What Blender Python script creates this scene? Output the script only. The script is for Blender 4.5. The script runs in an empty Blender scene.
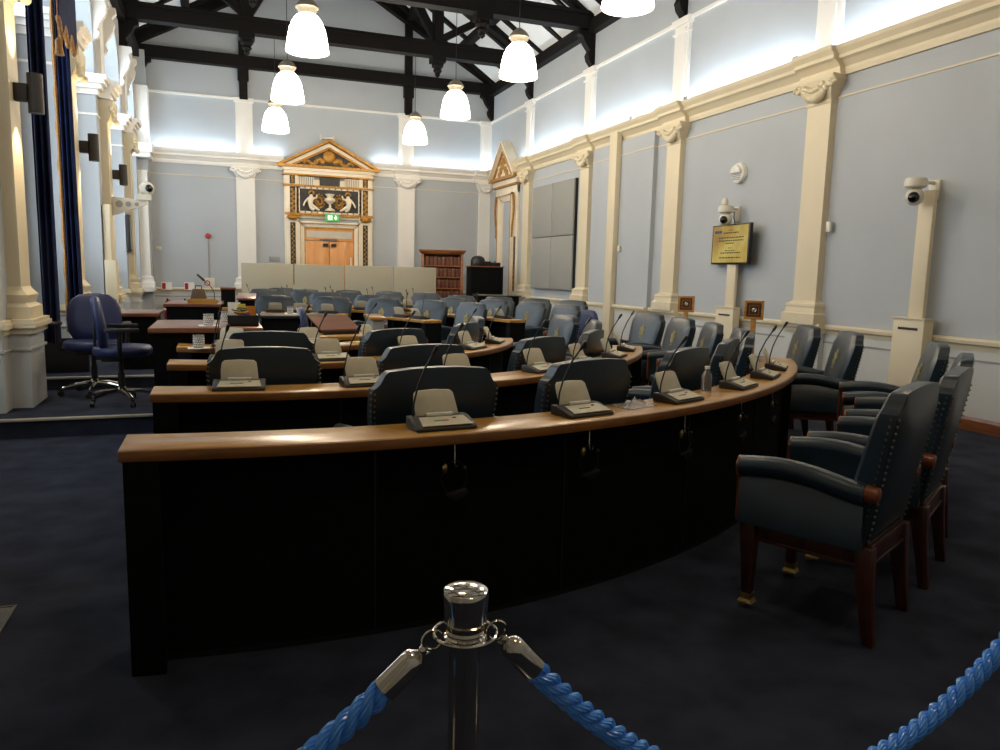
import bpy, bmesh, math, random
from mathutils import Vector, Matrix
random.seed(7)
C = bpy.context.scene.collection
sin, cos, pi, rad = math.sin, math.cos, math.pi, math.radians

# ------------------------------------------------------------------ materials
def new_mat(name):
    m = bpy.data.materials.new(name); m.use_nodes = True
    nt = m.node_tree; b = nt.nodes['Principled BSDF']
    return m, nt, b
def srgb(r, g, b):
    f = lambda c: (c/255/12.92) if c/255 <= 0.04045 else ((c/255+0.055)/1.055)**2.4
    return (f(r), f(g), f(b), 1)
def mat(name, col, rough=0.6, metal=0.0, noise=0.0, scale=8.0, bump=0.0, bscale=60.0, spec=0.5, stretch=(1,1,1), detail=4, coat=0.0):
    m, nt, b = new_mat(name)
    b.inputs['Base Color'].default_value = col
    b.inputs['Roughness'].default_value = rough
    b.inputs['Metallic'].default_value = metal
    b.inputs['Specular IOR Level'].default_value = spec
    if coat: b.inputs['Coat Weight'].default_value = coat; b.inputs['Coat Roughness'].default_value = 0.15
    tc = nt.nodes.new('ShaderNodeTexCoord'); mp = nt.nodes.new('ShaderNodeMapping')
    mp.inputs['Scale'].default_value = stretch
    nt.links.new(tc.outputs['Object'], mp.inputs['Vector'])
    if noise:
        n = nt.nodes.new('ShaderNodeTexNoise'); n.inputs['Scale'].default_value = scale; n.inputs['Detail'].default_value = detail
        r = nt.nodes.new('ShaderNodeValToRGB')
        r.color_ramp.elements[0].position = 0.3; r.color_ramp.elements[1].position = 0.7
        r.color_ramp.elements[0].color = tuple(c*(1-noise) for c in col[:3])+(1,)
        r.color_ramp.elements[1].color = tuple(min(1, c*(1+noise)) for c in col[:3])+(1,)
        nt.links.new(mp.outputs['Vector'], n.inputs['Vector']); nt.links.new(n.outputs['Fac'], r.inputs['Fac'])
        nt.links.new(r.outputs['Color'], b.inputs['Base Color'])
    if bump:
        n2 = nt.nodes.new('ShaderNodeTexNoise'); n2.inputs['Scale'].default_value = bscale; n2.inputs['Detail'].default_value = 3
        bp = nt.nodes.new('ShaderNodeBump'); bp.inputs['Strength'].default_value = bump; bp.inputs['Distance'].default_value = 0.01
        nt.links.new(mp.outputs['Vector'], n2.inputs['Vector']); nt.links.new(n2.outputs['Fac'], bp.inputs['Height'])
        nt.links.new(bp.outputs['Normal'], b.inputs['Normal'])
    return m
def emit(name, col, strength, base=None):
    m, nt, b = new_mat(name)
    b.inputs['Base Color'].default_value = base or col
    b.inputs['Emission Color'].default_value = col
    b.inputs['Emission Strength'].default_value = strength
    b.inputs['Roughness'].default_value = 0.4
    return m
def wood(name, dark, light, rough=0.35, axis=(1, 14, 14), scale=3.0, coat=0.2):
    m = mat(name, dark, rough, coat=coat)
    nt = m.node_tree; b = nt.nodes['Principled BSDF']
    tc = nt.nodes.new('ShaderNodeTexCoord'); mp = nt.nodes.new('ShaderNodeMapping'); mp.inputs['Scale'].default_value = axis
    n = nt.nodes.new('ShaderNodeTexNoise'); n.inputs['Scale'].default_value = scale; n.inputs['Detail'].default_value = 8; n.inputs['Distortion'].default_value = 0.6
    r = nt.nodes.new('ShaderNodeValToRGB'); r.color_ramp.elements[0].position = 0.32; r.color_ramp.elements[1].position = 0.7
    r.color_ramp.elements[0].color = dark; r.color_ramp.elements[1].color = light
    nt.links.new(tc.outputs['Object'], mp.inputs['Vector']); nt.links.new(mp.outputs['Vector'], n.inputs['Vector'])
    nt.links.new(n.outputs['Fac'], r.inputs['Fac']); nt.links.new(r.outputs['Color'], b.inputs['Base Color'])
    return m
M = {}
M['wall'] = mat('wall_paint', srgb(175, 180, 184), 0.85, noise=0.03, scale=1.2, bump=0.04, bscale=180)
M['wall_up'] = mat('upper_wall_paint', srgb(186, 193, 200), 0.85, noise=0.03, scale=1.2)
M['dado'] = mat('dado_paint', srgb(196, 198, 196), 0.6, noise=0.02, scale=2)
M['cream'] = mat('cream_paint', srgb(216, 203, 173), 0.55, noise=0.02, scale=3)
M['white'] = mat('white_plaster', srgb(232, 228, 220), 0.7, noise=0.02, scale=3)
M['ceiling'] = mat('ceiling_plaster', srgb(226, 226, 224), 0.85, noise=0.02, scale=1)
M['beam'] = wood('dark_timber', srgb(7, 4, 3), srgb(19, 13, 10), 0.65, (6, 1, 6), 4, coat=0.0); M['beam'].node_tree.nodes['Principled BSDF'].inputs['Specular IOR Level'].default_value = 0.2
M['carpet'] = mat('navy_carpet', srgb(48, 52, 66), 0.95, noise=0.36, scale=4.5, bump=0.6, bscale=330, spec=0.15, detail=8)
M['desk_top'] = wood('desk_top_wood', srgb(162, 110, 42), srgb(196, 150, 72), 0.30, (1.2, 9, 9), 2.2)
M['desk_edge'] = wood('desk_edge_wood', srgb(112, 68, 26), srgb(146, 96, 42), 0.35, (1.2, 9, 9), 2.2)
M['clerk_top'] = wood('clerk_table_wood', srgb(104, 62, 40), srgb(136, 86, 60), 0.33, (1.2, 9, 9), 2.2)
M['black_panel'] = mat('black_fabric_panel', srgb(13, 14, 15), 0.9, noise=0.3, scale=40, spec=0.1)
M['black'] = mat('black_plastic', srgb(22, 22, 22), 0.45, noise=0.1, scale=20)
M['leather'] = mat('blue_green_leather', srgb(31, 46, 57), 0.31, noise=0.22, scale=5, bump=0.10, bscale=160, spec=0.6)
M['mahog'] = wood('mahogany', srgb(44, 18, 12), srgb(78, 34, 20), 0.35, (8, 8, 1.2), 3)
M['showwood'] = wood('show_wood', srgb(92, 44, 22), srgb(132, 70, 36), 0.3, (3, 3, 3), 3)
M['brass'] = mat('brass', srgb(200, 176, 110), 0.3, 1.0, noise=0.1, scale=30)
M['stud'] = mat('stud_metal', srgb(150, 140, 120), 0.3, 1.0, noise=0.1, scale=40)
M['gold_thread'] = mat('gold_embroidery', srgb(158, 144, 92), 0.6, 0.1, noise=0.4, scale=60)
M['chrome'] = mat('chrome', srgb(214, 208, 196), 0.1, 1.0, noise=0.05, scale=20)
M['rope'] = mat('blue_rope', srgb(84, 158, 255), 0.24, noise=0.08, scale=60, spec=0.7)
M['mic_grey'] = mat('unit_grey_plastic', srgb(46, 43, 37), 0.5, noise=0.08, scale=20)
M['mic_pale'] = mat('unit_pale_plastic', srgb(196, 188, 164), 0.5, noise=0.05, scale=20)
M['paper'] = mat('white_paper', srgb(232, 230, 222), 0.7, noise=0.03, scale=20)
M['red'] = mat('red_paint', srgb(178, 30, 30), 0.4, noise=0.08, scale=10)
M['green'] = mat('green_print', srgb(60, 140, 80), 0.5, noise=0.05, scale=10)
M['exit_green'] = emit('exit_sign_green', srgb(70, 160, 80), 0.55)
M['exit_white'] = emit('exit_sign_white', srgb(235, 250, 235), 0.8)
M['gilt'] = mat('gilding', srgb(172, 122, 44), 0.45, 0.25, noise=0.35, scale=20)
M['gilt_dark'] = mat('dark_gilding', srgb(160, 104, 36), 0.5, 0.2, noise=0.35, scale=16)
M['frame_white'] = mat('doorcase_cream', srgb(236, 224, 200), 0.5, noise=0.04, scale=6)
M['navy_panel'] = mat('dark_relief_ground', srgb(48, 46, 42), 0.6, noise=0.5, scale=12)
M['door'] = wood('oak_door', srgb(206, 134, 62), srgb(226, 158, 86), 0.4, (6, 6, 0.8), 2)
M['glass_pane'] = mat('frosted_transom', srgb(196, 190, 176), 0.2, noise=0.05, scale=6)
M['screen_cloth'] = mat('beige_screen_cloth', srgb(172, 166, 146), 0.9, noise=0.06, scale=60)
M['acoustic'] = mat('grey_acoustic_cloth', srgb(150, 150, 144), 0.9, noise=0.05, scale=60)
M['bookwood'] = wood('bookcase_wood', srgb(118, 66, 32), srgb(168, 104, 56), 0.4, (1, 1, 8), 2)
M['velvet'] = mat('navy_velvet', srgb(19, 30, 66), 0.85, noise=0.4, scale=5, spec=0.2)
M['fringe'] = mat('gold_fringe', srgb(150, 104, 44), 0.6, 0.1, noise=0.4, scale=70, bump=0.6, bscale=90)
M['blue_chair'] = mat('blue_vinyl', srgb(36, 44, 84), 0.42, noise=0.15, scale=6, spec=0.4)
M['lamp_glow'] = emit('lamp_glass', (1.0, 0.90, 0.74, 1), 26.0)
M['lamp_rim'] = emit('lamp_rim_glass', (1.0, 0.92, 0.80, 1), 2.5)
M['lamp_cap'] = mat('lamp_cap_metal', srgb(118, 110, 94), 0.45, 0.1, noise=0.05, scale=20)
M['sconce'] = mat('bronze_sconce', srgb(44, 38, 31), 0.55, 0.2, noise=0.1, scale=20)
M['sconce_glow'] = emit('sconce_bulb', (1.0, 0.85, 0.6, 1), 12.0)
M['cove_glow'] = emit('cove_strip', (0.82, 0.92, 1.0, 1), 4.0)
M['daylight'] = emit('daylit_glass', (0.74, 0.87, 1.0, 1), 4.0)
M['skirting'] = wood('skirting_wood', srgb(104, 58, 28), srgb(140, 84, 44), 0.4, (8, 1, 8), 2)
M['camera_white'] = mat('camera_white', srgb(214, 208, 192), 0.4, noise=0.03, scale=20)
M['lens'] = mat('camera_lens', srgb(12, 12, 14), 0.1, noise=0.1, scale=20)
M['nosing'] = mat('stair_nosing', srgb(186, 178, 160), 0.4, 0.3, noise=0.06, scale=20)
M['plaque_wood'] = wood('plaque_oak', srgb(168, 112, 44), srgb(196, 142, 70), 0.4, (2, 2, 8), 3)
M['plaque_in'] = wood('plaque_walnut', srgb(64, 34, 16), srgb(98, 56, 28), 0.4, (2, 2, 8), 3)
M['orange'] = mat('orange_card', srgb(196, 120, 36), 0.6, noise=0.1, scale=12)
M['yellow'] = mat('yellow_note', srgb(214, 206, 80), 0.6, noise=0.05, scale=12)
M['brown_leather'] = mat('brown_leather', srgb(96, 76, 54), 0.5, noise=0.2, scale=8)
M['grey_plate'] = mat('floor_plate_metal', srgb(82, 76, 56), 0.5, 0.4, noise=0.3, scale=60)
M['text_ink'] = mat('dark_print', srgb(56, 44, 24), 0.6, noise=0.05, scale=20)
M['logo_blue'] = mat('blue_print', srgb(40, 48, 110), 0.6, noise=0.05, scale=20)
def tv_mat():
    m, nt, b = new_mat('gold_screen_image')
    tc = nt.nodes.new('ShaderNodeTexCoord'); mp = nt.nodes.new('ShaderNodeMapping'); mp.inputs['Scale'].default_value = (1, 1.6, 1.1)
    n = nt.nodes.new('ShaderNodeTexNoise'); n.inputs['Scale'].default_value = 2.2; n.inputs['Detail'].default_value = 3
    r = nt.nodes.new('ShaderNodeValToRGB'); e = r.color_ramp.elements
    e[0].position = 0.3; e[0].color = srgb(128, 84, 20); e[1].position = 0.66; e[1].color = srgb(206, 188, 96)
    x = e.new(0.48); x.color = srgb(176, 144, 56)
    nt.links.new(tc.outputs['Object'], mp.inputs[0]); nt.links.new(mp.outputs[0], n.inputs['Vector']); nt.links.new(n.outputs['Fac'], r.inputs[0])
    nt.links.new(r.outputs[0], b.inputs['Emission Color']); b.inputs['Emission Strength'].default_value = 0.75
    b.inputs['Base Color'].default_value = (0.02, 0.02, 0.02, 1); b.inputs['Roughness'].default_value = 0.3
    return m
M['tv_image'] = tv_mat()
def clear_mat(name, tint, w=0.6, rough=0.05):
    m, nt, b = new_mat(name)
    b.inputs['Base Color'].default_value = tint; b.inputs['Roughness'].default_value = rough
    b.inputs['Transmission Weight'].default_value = w; b.inputs['IOR'].default_value = 1.45
    return m
M['glass'] = clear_mat('cut_glass', (0.9, 0.9, 0.88, 1), 0.8)
M['clear'] = clear_mat('clear_plastic', (0.95, 0.95, 0.97, 1), 0.9, 0.08)

# ------------------------------------------------------------------ mesh builder
class MB:
    def __init__(s): s.v = []; s.f = []
    def add(s, vs, fs):
        o = len(s.v); s.v += [tuple(v) for v in vs]; s.f += [tuple(i+o for i in f) for f in fs]; return s
    def box(s, x0, x1, y0, y1, z0, z1, mt=None):
        vs = [Vector(p) for p in ((x0,y0,z0),(x1,y0,z0),(x1,y1,z0),(x0,y1,z0),(x0,y0,z1),(x1,y0,z1),(x1,y1,z1),(x0,y1,z1))]
        if mt: vs = [mt @ v for v in vs]
        return s.add(vs, [(0,3,2,1),(4,5,6,7),(0,1,5,4),(1,2,6,5),(2,3,7,6),(3,0,4,7)])
    def frustum(s, c0, hx0, hy0, c1, hx1, hy1):
        vs = []
        for c, hx, hy in ((c0,hx0,hy0),(c1,hx1,hy1)):
            for a, b in ((-1,-1),(1,-1),(1,1),(-1,1)): vs.append((c[0]+a*hx, c[1]+b*hy, c[2]))
        return s.add(vs, [(0,3,2,1),(4,5,6,7),(0,1,5,4),(1,2,6,5),(2,3,7,6),(3,0,4,7)])
    def loft(s, rings, caps=True, closed=False):
        n = len(rings[0]); vs = [p for r in rings for p in r]; fs = []
        m = len(rings)
        for i in range(m if closed else m-1):
            for j in range(n):
                a = i*n+j; b = i*n+(j+1) % n; k = ((i+1) % m)*n
                fs.append((a, b, k+(j+1) % n, k+j))
        if caps and not closed: fs += [tuple(range(n))[::-1], tuple((m-1)*n+j for j in range(n))]
        return s.add(vs, fs)
    def prism(s, poly, f):           # poly: list of 2d points, f(p, t) -> 3d for t in 0,1
        return s.loft([[f(p, 0) for p in poly], [f(p, 1) for p in poly]])
    def lathe(s, prof, n=20, c=(0,0,0), axis='z'):
        rings = []
        for r, z in prof:
            ring = []
            for j in range(n):
                a = 2*pi*j/n; p = (r*cos(a), r*sin(a), z)
                if axis == 'y': p = (p[0], p[2], p[1])
                if axis == 'x': p = (p[2], p[0], p[1])
                ring.append((p[0]+c[0], p[1]+c[1], p[2]+c[2]))
            rings.append(ring)
        return s.loft(rings)
    def tube(s, pts, r, n=8, caps=True):
        pts = [Vector(p) for p in pts]; rings = []; up = None
        for i, p in enumerate(pts):
            t = (pts[min(i+1, len(pts)-1)]-pts[max(i-1, 0)]).normalized()
            if up is None:
                up = Vector((0,0,1)) if abs(t.z) < 0.9 else Vector((1,0,0))
            a = t.cross(up).normalized(); b = a.cross(t).normalized(); up = b
            rr = r[i] if isinstance(r, (list, tuple)) else r
            rings.append([p+rr*(cos(2*pi*j/n)*a+sin(2*pi*j/n)*b) for j in range(n)])
        return s.loft(rings, caps)
    def ball(s, c, r, n=8, sc=(1,1,1)):
        prof = [(max(1e-4, sin(pi*i/n)), -cos(pi*i/n)) for i in range(n+1)]
        rings = [[(c[0]+r*sc[0]*q*cos(2*pi*j/(n+2)), c[1]+r*sc[1]*q*sin(2*pi*j/(n+2)), c[2]+r*sc[2]*z) for j in range(n+2)] for q, z in prof]
        return s.loft(rings)
    def torus(s, c, R, r, n=28, k=8, mt=None):
        rings = []
        for i in range(n):
            a = 2*pi*i/n
            ring = []
            for j in range(k):
                b = 2*pi*j/k; v = Vector(((R+r*cos(b))*cos(a), (R+r*cos(b))*sin(a), r*sin(b)))
                if mt: v = mt @ v
                ring.append(v+Vector(c))
            rings.append(ring)
        return s.loft(rings, closed=True)
    def build(s, name, m, parent=None, bevel=0.0, seg=2, smooth=None, sub=0):
        me = bpy.data.meshes.new(name); me.from_pydata(s.v, [], s.f)
        bm = bmesh.new(); bm.from_mesh(me)
        bmesh.ops.recalc_face_normals(bm, faces=bm.faces)
        if bevel:
            es = [e for e in bm.edges if len(e.link_faces) == 2 and e.calc_face_angle(0) > 0.5]
            bmesh.ops.bevel(bm, geom=es, offset=bevel, segments=seg, profile=0.5, affect='EDGES', clamp_overlap=True)
        bm.to_mesh(me); bm.free()
        me.materials.append(m)
        o = bpy.data.objects.new(name, me); C.objects.link(o)
        if parent: o.parent = parent
        ang = smooth if smooth is not None else 0.7
        if ang:
            for p in me.polygons: p.use_smooth = True
            try: me.set_sharp_from_angle(angle=ang)
            except Exception: pass
        if sub:
            md = o.modifiers.new('s', 'SUBSURF'); md.levels = sub; md.render_levels = sub
        return o
def tag(o, label, cat, group=None):
    o['label'] = label; o['category'] = cat
    if group: o['group'] = group
    return o
def thing(name, label, cat, loc=(0,0,0), rz=0.0, group=None):
    o = bpy.data.objects.new(name, None); C.objects.link(o); o.empty_display_size = 0.1
    o.location = loc; o.rotation_euler = (0, 0, rz)
    return tag(o, label, cat, group)
def struct(name, mb, m, parent=None, **k):
    o = mb.build(name, m, parent, **k)
    if not parent: o['kind'] = 'structure'
    return o
KIDS = {}
def kids(o): return [c for c in bpy.data.objects if c.parent == o]
def dup(root, loc, rz=0.0, label=None, group=None, scale=None):
    r = root.copy(); C.objects.link(r); r.location = loc; r.rotation_euler = (0, 0, rz)
    if label: r['label'] = label
    if group: r['group'] = group
    if scale: r.scale = scale
    if root.name not in KIDS: KIDS[root.name] = [(c, kids(c)) for c in kids(root)]
    for ch, gs in KIDS[root.name]:
        c = ch.copy(); C.objects.link(c); c.parent = r
        for g in gs:
            d = g.copy(); C.objects.link(d); d.parent = c
    return r
ORD = ['first','second','third','fourth','fifth','sixth','seventh','eighth','ninth','tenth','eleventh','twelfth']

# ------------------------------------------------------------------ room dimensions
XR, XL, XREC, YF, YB = 6.66, -1.69, -2.12, 19.05, -2.6
ZW = 6.0
# floor
mb = MB(); mb.box(XREC-0.3, XR+0.3, YB-0.2, YF+0.3, -0.1, 0.0)
struct('floor', mb, M['carpet'], smooth=0)
# right wall
mb = MB(); mb.box(XR, XR+0.3, YB, YF+0.3, 0, ZW+0.3)
wr = struct('wall_right', mb, M['wall'], smooth=0)
mb = MB(); mb.box(XR-0.075, XR, 10.86, 13.0, 0.0, 3.7)          # shallow projection of the side wall
struct('trim_19', mb, M['wall'], smooth=0)
mb = MB(); mb.box(XREC-0.3, XR+0.3, YF, YF+0.3, 0, 9.6)
struct('wall_far', mb, M['wall'], smooth=0)
mb = MB(); mb.box(XREC-0.3, XR+0.3, YB-0.3, YB, 0, 9.6)
struct('wall_back', mb, M['wall'], smooth=0)

# generic helpers for wall-mounted mouldings. A wall is (origin, along, out): P = o + a*along + d*out + z
class Wall:
    def __init__(s, o, al, out): s.o = Vector(o); s.al = Vector(al); s.out = Vector(out)
    def p(s, a, d, z): return s.o+s.al*a+s.out*d+Vector((0,0,z))
    def box(s, mb, a0, a1, d0, d1, z0, z1):
        vs = [s.p(a,d,z) for z in (z0,z1) for a, d in ((a0,d0),(a1,d0),(a1,d1),(a0,d1))]
        return mb.add(vs, [(0,3,2,1),(4,5,6,7),(0,1,5,4),(1,2,6,5),(2,3,7,6),(3,0,4,7)])
    def run(s, mb, prof, a0, a1):   # prof: [(d,z)] closed polygon
        return mb.loft([[s.p(a0,d,z) for d,z in prof], [s.p(a1,d,z) for d,z in prof]])
WR = Wall((XR,0,0), (0,1,0), (-1,0,0))
WF = Wall((0,YF,0), (1,0,0), (0,-1,0))
WL = Wall((XL,0,0), (0,1,0), (1,0,0))
def corn_prof(off=0.0):
    return [(0,3.68),(0.035+off,3.68),(0.05+off,3.73),(0.05+off,3.76),(0.11+off,3.82),(0.15+off,3.84),(0.15+off,3.88),(0.19+off,3.93),(0.205+off,3.97),(0.0,3.97)]
def dado_prof(off=0.0):
    return [(0,0.76),(0.02+off,0.76),(0.03+off,0.80),(0.06+off,0.82),(0.065+off,0.85),(0.05+off,0.87),(0,0.87)]
def pilaster(mb, W, a, w=0.37, d=0.09, base=True):
    W.box(mb, a-w/2, a+w/2, 0, d, 0.9, 3.44)
    if base:
        def ring(z, g): return [W.p(a-w/2-g,0,z), W.p(a-w/2-g,d+g,z), W.p(a+w/2+g,d+g,z), W.p(a+w/2+g,0,z)]
        mb.loft([ring(0.86,0.09), ring(0.98,0.09), ring(1.0,0.065), ring(1.06,0.055), ring(1.075,0.06), ring(1.10,0.055), ring(1.12,0.02), ring(1.14,0.0)])
    # necking band
    W.box(mb, a-w/2-0.015, a+w/2+0.015, 0, d+0.015, 3.40, 3.43)
def capital(mb, W, a, w=0.40, d=0.09):
    def ring(z, g, dd): return [W.p(a-w/2-g,0,z), W.p(a-w/2-g,d+dd,z), W.p(a+w/2+g,d+dd,z), W.p(a+w/2+g,0,z)]
    mb.loft([ring(3.44,-0.02,0.0), ring(3.50,0.02,0.05), ring(3.58,0.06,0.08), ring(3.64,0.09,0.10), ring(3.66,0.10,0.11), ring(3.69,0.10,0.11)])
    # carved festoon and volutes
    for i in range(11):
        t = i/10; aa = a+(t-0.5)*(w*1.0); zz = 3.60-0.13*sin(pi*t)
        c = W.p(aa, d+0.07, zz); mb.ball(c, 0.042+0.018*sin(pi*t), 6)
    for i in range(7):
        t = i/6; aa = a+(t-0.5)*(w*0.7); zz = 3.60-0.05*sin(pi*t)
        mb.ball(W.p(aa, d+0.10, zz), 0.035, 6)
    for sg in (-1, 1):
        for k in range(7):
            an = k*0.9; r = 0.055-0.006*k
            mb.ball(W.p(a+sg*(w/2+0.06)+sg*r*cos(an), d+0.09, 3.60+r*sin(an)), 0.028, 5)
# piecewise cornice with breaks at pilasters
def cornice(mb, W, a0, a1, breaks, bw=0.62, off=0.07):
    W.run(mb, corn_prof(0.0), a0, a1)
    for b in breaks: W.run(mb, corn_prof(off), max(a0, b-bw/2), min(a1, b+bw/2))
RP = [1.2, 4.2, 7.25, 10.27, 13.32, 16.3]         # pilaster centres along the right wall
mb = MB(); cornice(mb, WR, YB, YF, RP)
struct('trim_1', mb, M['cream'], smooth=0)
FP = [0.57, 4.41]
mb = MB(); cornice(mb, WF, XREC, 1.44, [0.57]); cornice(mb, WF, 3.56, XR, [4.41, XR-0.15])
struct('trim_2', mb, M['white'], smooth=0)
mb = MB()
for b in RP: pilaster(mb, WR, b)
struct('trim_3', mb, M['cream'], smooth=0)
mb = MB()
for b in FP: pilaster(mb, WF, b, 0.42)
pilaster(mb, WF, XR-0.16, 0.30); pilaster(mb, Wall((0,YF-0.30,0),(1,0,0),(0,-1,0)), -1.60, 0.20)
struct('trim_4', mb, M['white'], smooth=0)
mb = MB()
for b in RP: capital(mb, WR, b)
struct('trim_5', mb, M['cream'])
mb = MB()
for b in FP: capital(mb, WF, b, 0.42)
capital(mb, WF, XR-0.16, 0.30)
struct('trim_6', mb, M['white'])
# frieze lines
mb = MB(); WR.box(mb, YB, YF, 0, 0.014, 3.445, 3.463); WR.box(mb, 10.85, 13.0, 0, 0.089, 3.445, 3.463); WF.box(mb, XREC, XR, 0, 0.014, 3.42, 3.438)
struct('trim_7', mb, M['cream'], smooth=0)
# upper clerestory pilaster strips and picture rail
mb = MB()
for b in RP:
    WR.box(mb, b-0.19, b+0.19, 0, 0.05, 3.97, 5.24); WR.box(mb, b-0.12, b+0.12, 0, 0.075, 3.97, 5.10)
    WR.box(mb, b-0.23, b+0.23, 0, 0.09, 5.14, 5.24); WR.box(mb, b-0.21, b+0.21, 0, 0.08, 5.02, 5.05)
for b in FP + [XR-0.10]:
    WF.box(mb, b-0.19, b+0.19, 0, 0.05, 3.97, 5.24); WF.box(mb, b-0.12, b+0.12, 0, 0.075, 3.97, 5.10); WF.box(mb, b-0.22, b+0.22, 0, 0.09, 5.14, 5.24)
WR.box(mb, YB, YF, 0, 0.045, 5.19, 5.235); WF.box(mb, XREC, XR, 0, 0.045, 5.19, 5.235)
struct('trim_8', mb, M['white'], smooth=0)
# dado rail, lower rail, wall panels below, skirting
mb = MB(); WR.run(mb, dado_prof(), YB, YF); WR.run(mb, dado_prof(0.075), 10.84, 13.02); WF.run(mb, dado_prof(), XREC, XR)
for b in RP: WR.run(mb, dado_prof(0.09), b-0.33, b+0.33)
for b in FP: WF.run(mb, dado_prof(0.09), b-0.33, b+0.33)
struct('trim_9', mb, M['cream'], smooth=0)
mb = MB(); WR.box(mb, YB, YF, 0, 0.012, 0.1, 0.78); WF.box(mb, XREC, XR, 0, 0.012, 0.1, 0.78)
WR.box(mb, 10.85, 13.01, 0, 0.087, 0.0, 0.78)
for b in RP: WR.box(mb, b-0.29, b+0.29, 0, 0.085, 0.0, 0.8)
for b in FP: WF.box(mb, b-0.29, b+0.29, 0, 0.085, 0.0, 0.8)
struct('trim_10', mb, M['dado'], smooth=0)
mb = MB(); WR.box(mb, YB, YF, 0, 0.02, 0.655, 0.675); WF.box(mb, XREC, XR, 0, 0.02, 0.655, 0.675)
struct('trim_11', mb, M['acoustic'], smooth=0)
mb = MB(); WR.run(mb, [(0,0),(0.03,0),(0.03,0.10),(0.02,0.13),(0,0.13)], YB, YF)
struct('baseboard_right', mb, M['skirting'], smooth=0)
mb = MB(); WF.run(mb, [(0,0),(0.03,0),(0.03,0.10),(0.02,0.13),(0,0.13)], XREC, XR)
struct('baseboard_far', mb, M['skirting'], smooth=0)

# ---- left wall: piers with recessed arched bays
PIER = [-1.6, 1.45, 4.5, 7.53, 10.42, 13.4, 16.5]
HW = 0.5
mb = MB(); mb.box(XREC-0.3, XREC, YB, YF+0.3, 0, ZW+0.3)
for p in PIER: mb.box(XREC-0.05, XL, p-HW, p+HW, 0, ZW)
mb.box(XREC-0.05, XL, YF-0.55, YF, 0, ZW); mb.box(XL, -1.47, YF-0.30, YF, 0, ZW)
# arches
edges = [(PIER[i]+HW, PIER[i+1]-HW) for i in range(len(PIER)-1)] + [(PIER[-1]+HW, YF-0.55)]
for a0, a1 in edges:
    mid = (a0+a1)/2; r = (a1-a0)/2; n = 20; zs = 4.65
    arc = [(mid-r*cos(pi*i/n), min(5.92, zs+r*sin(pi*i/n)*0.95)) for i in range(n+1)]
    for i in range(n):
        (y0, z0), (y1, z1) = arc[i], arc[i+1]
        vs = [(XL-0.25,y0,z0),(XL,y0,z0),(XL,y1,z1),(XL-0.25,y1,z1),(XL-0.25,y0,ZW),(XL,y0,ZW),(XL,y1,ZW),(XL-0.25,y1,ZW)]
        mb.add(vs, [(0,3,2,1),(4,5,6,7),(0,1,5,4),(1,2,6,5),(2,3,7,6),(3,0,4,7)])
struct('wall_left', mb, M['wall'], smooth=0)
# windows in the recesses: white frames with bright panes
for wi, (a0, a1) in enumerate(edges[2:], 1):
    mb = MB(); m2 = MB()
    y0, y1 = a0+0.25, a1-0.25
    for zz in (1.2, 2.5, 3.8, 5.4): mb.box(XREC, XREC+0.06, y0, y1, zz, zz+0.07)
    for k in range(4):
        yy = y0+(y1-y0)*k/3; mb.box(XREC, XREC+0.06, yy-0.035, yy+0.035, 1.2, 5.47)
    m2.box(XREC, XREC+0.02, y0, y1, 1.2, 5.4)
    o = struct('window_%d' % wi, mb, M['white'], smooth=0)
    m2.build('pane', M['daylight'], o)
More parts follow.
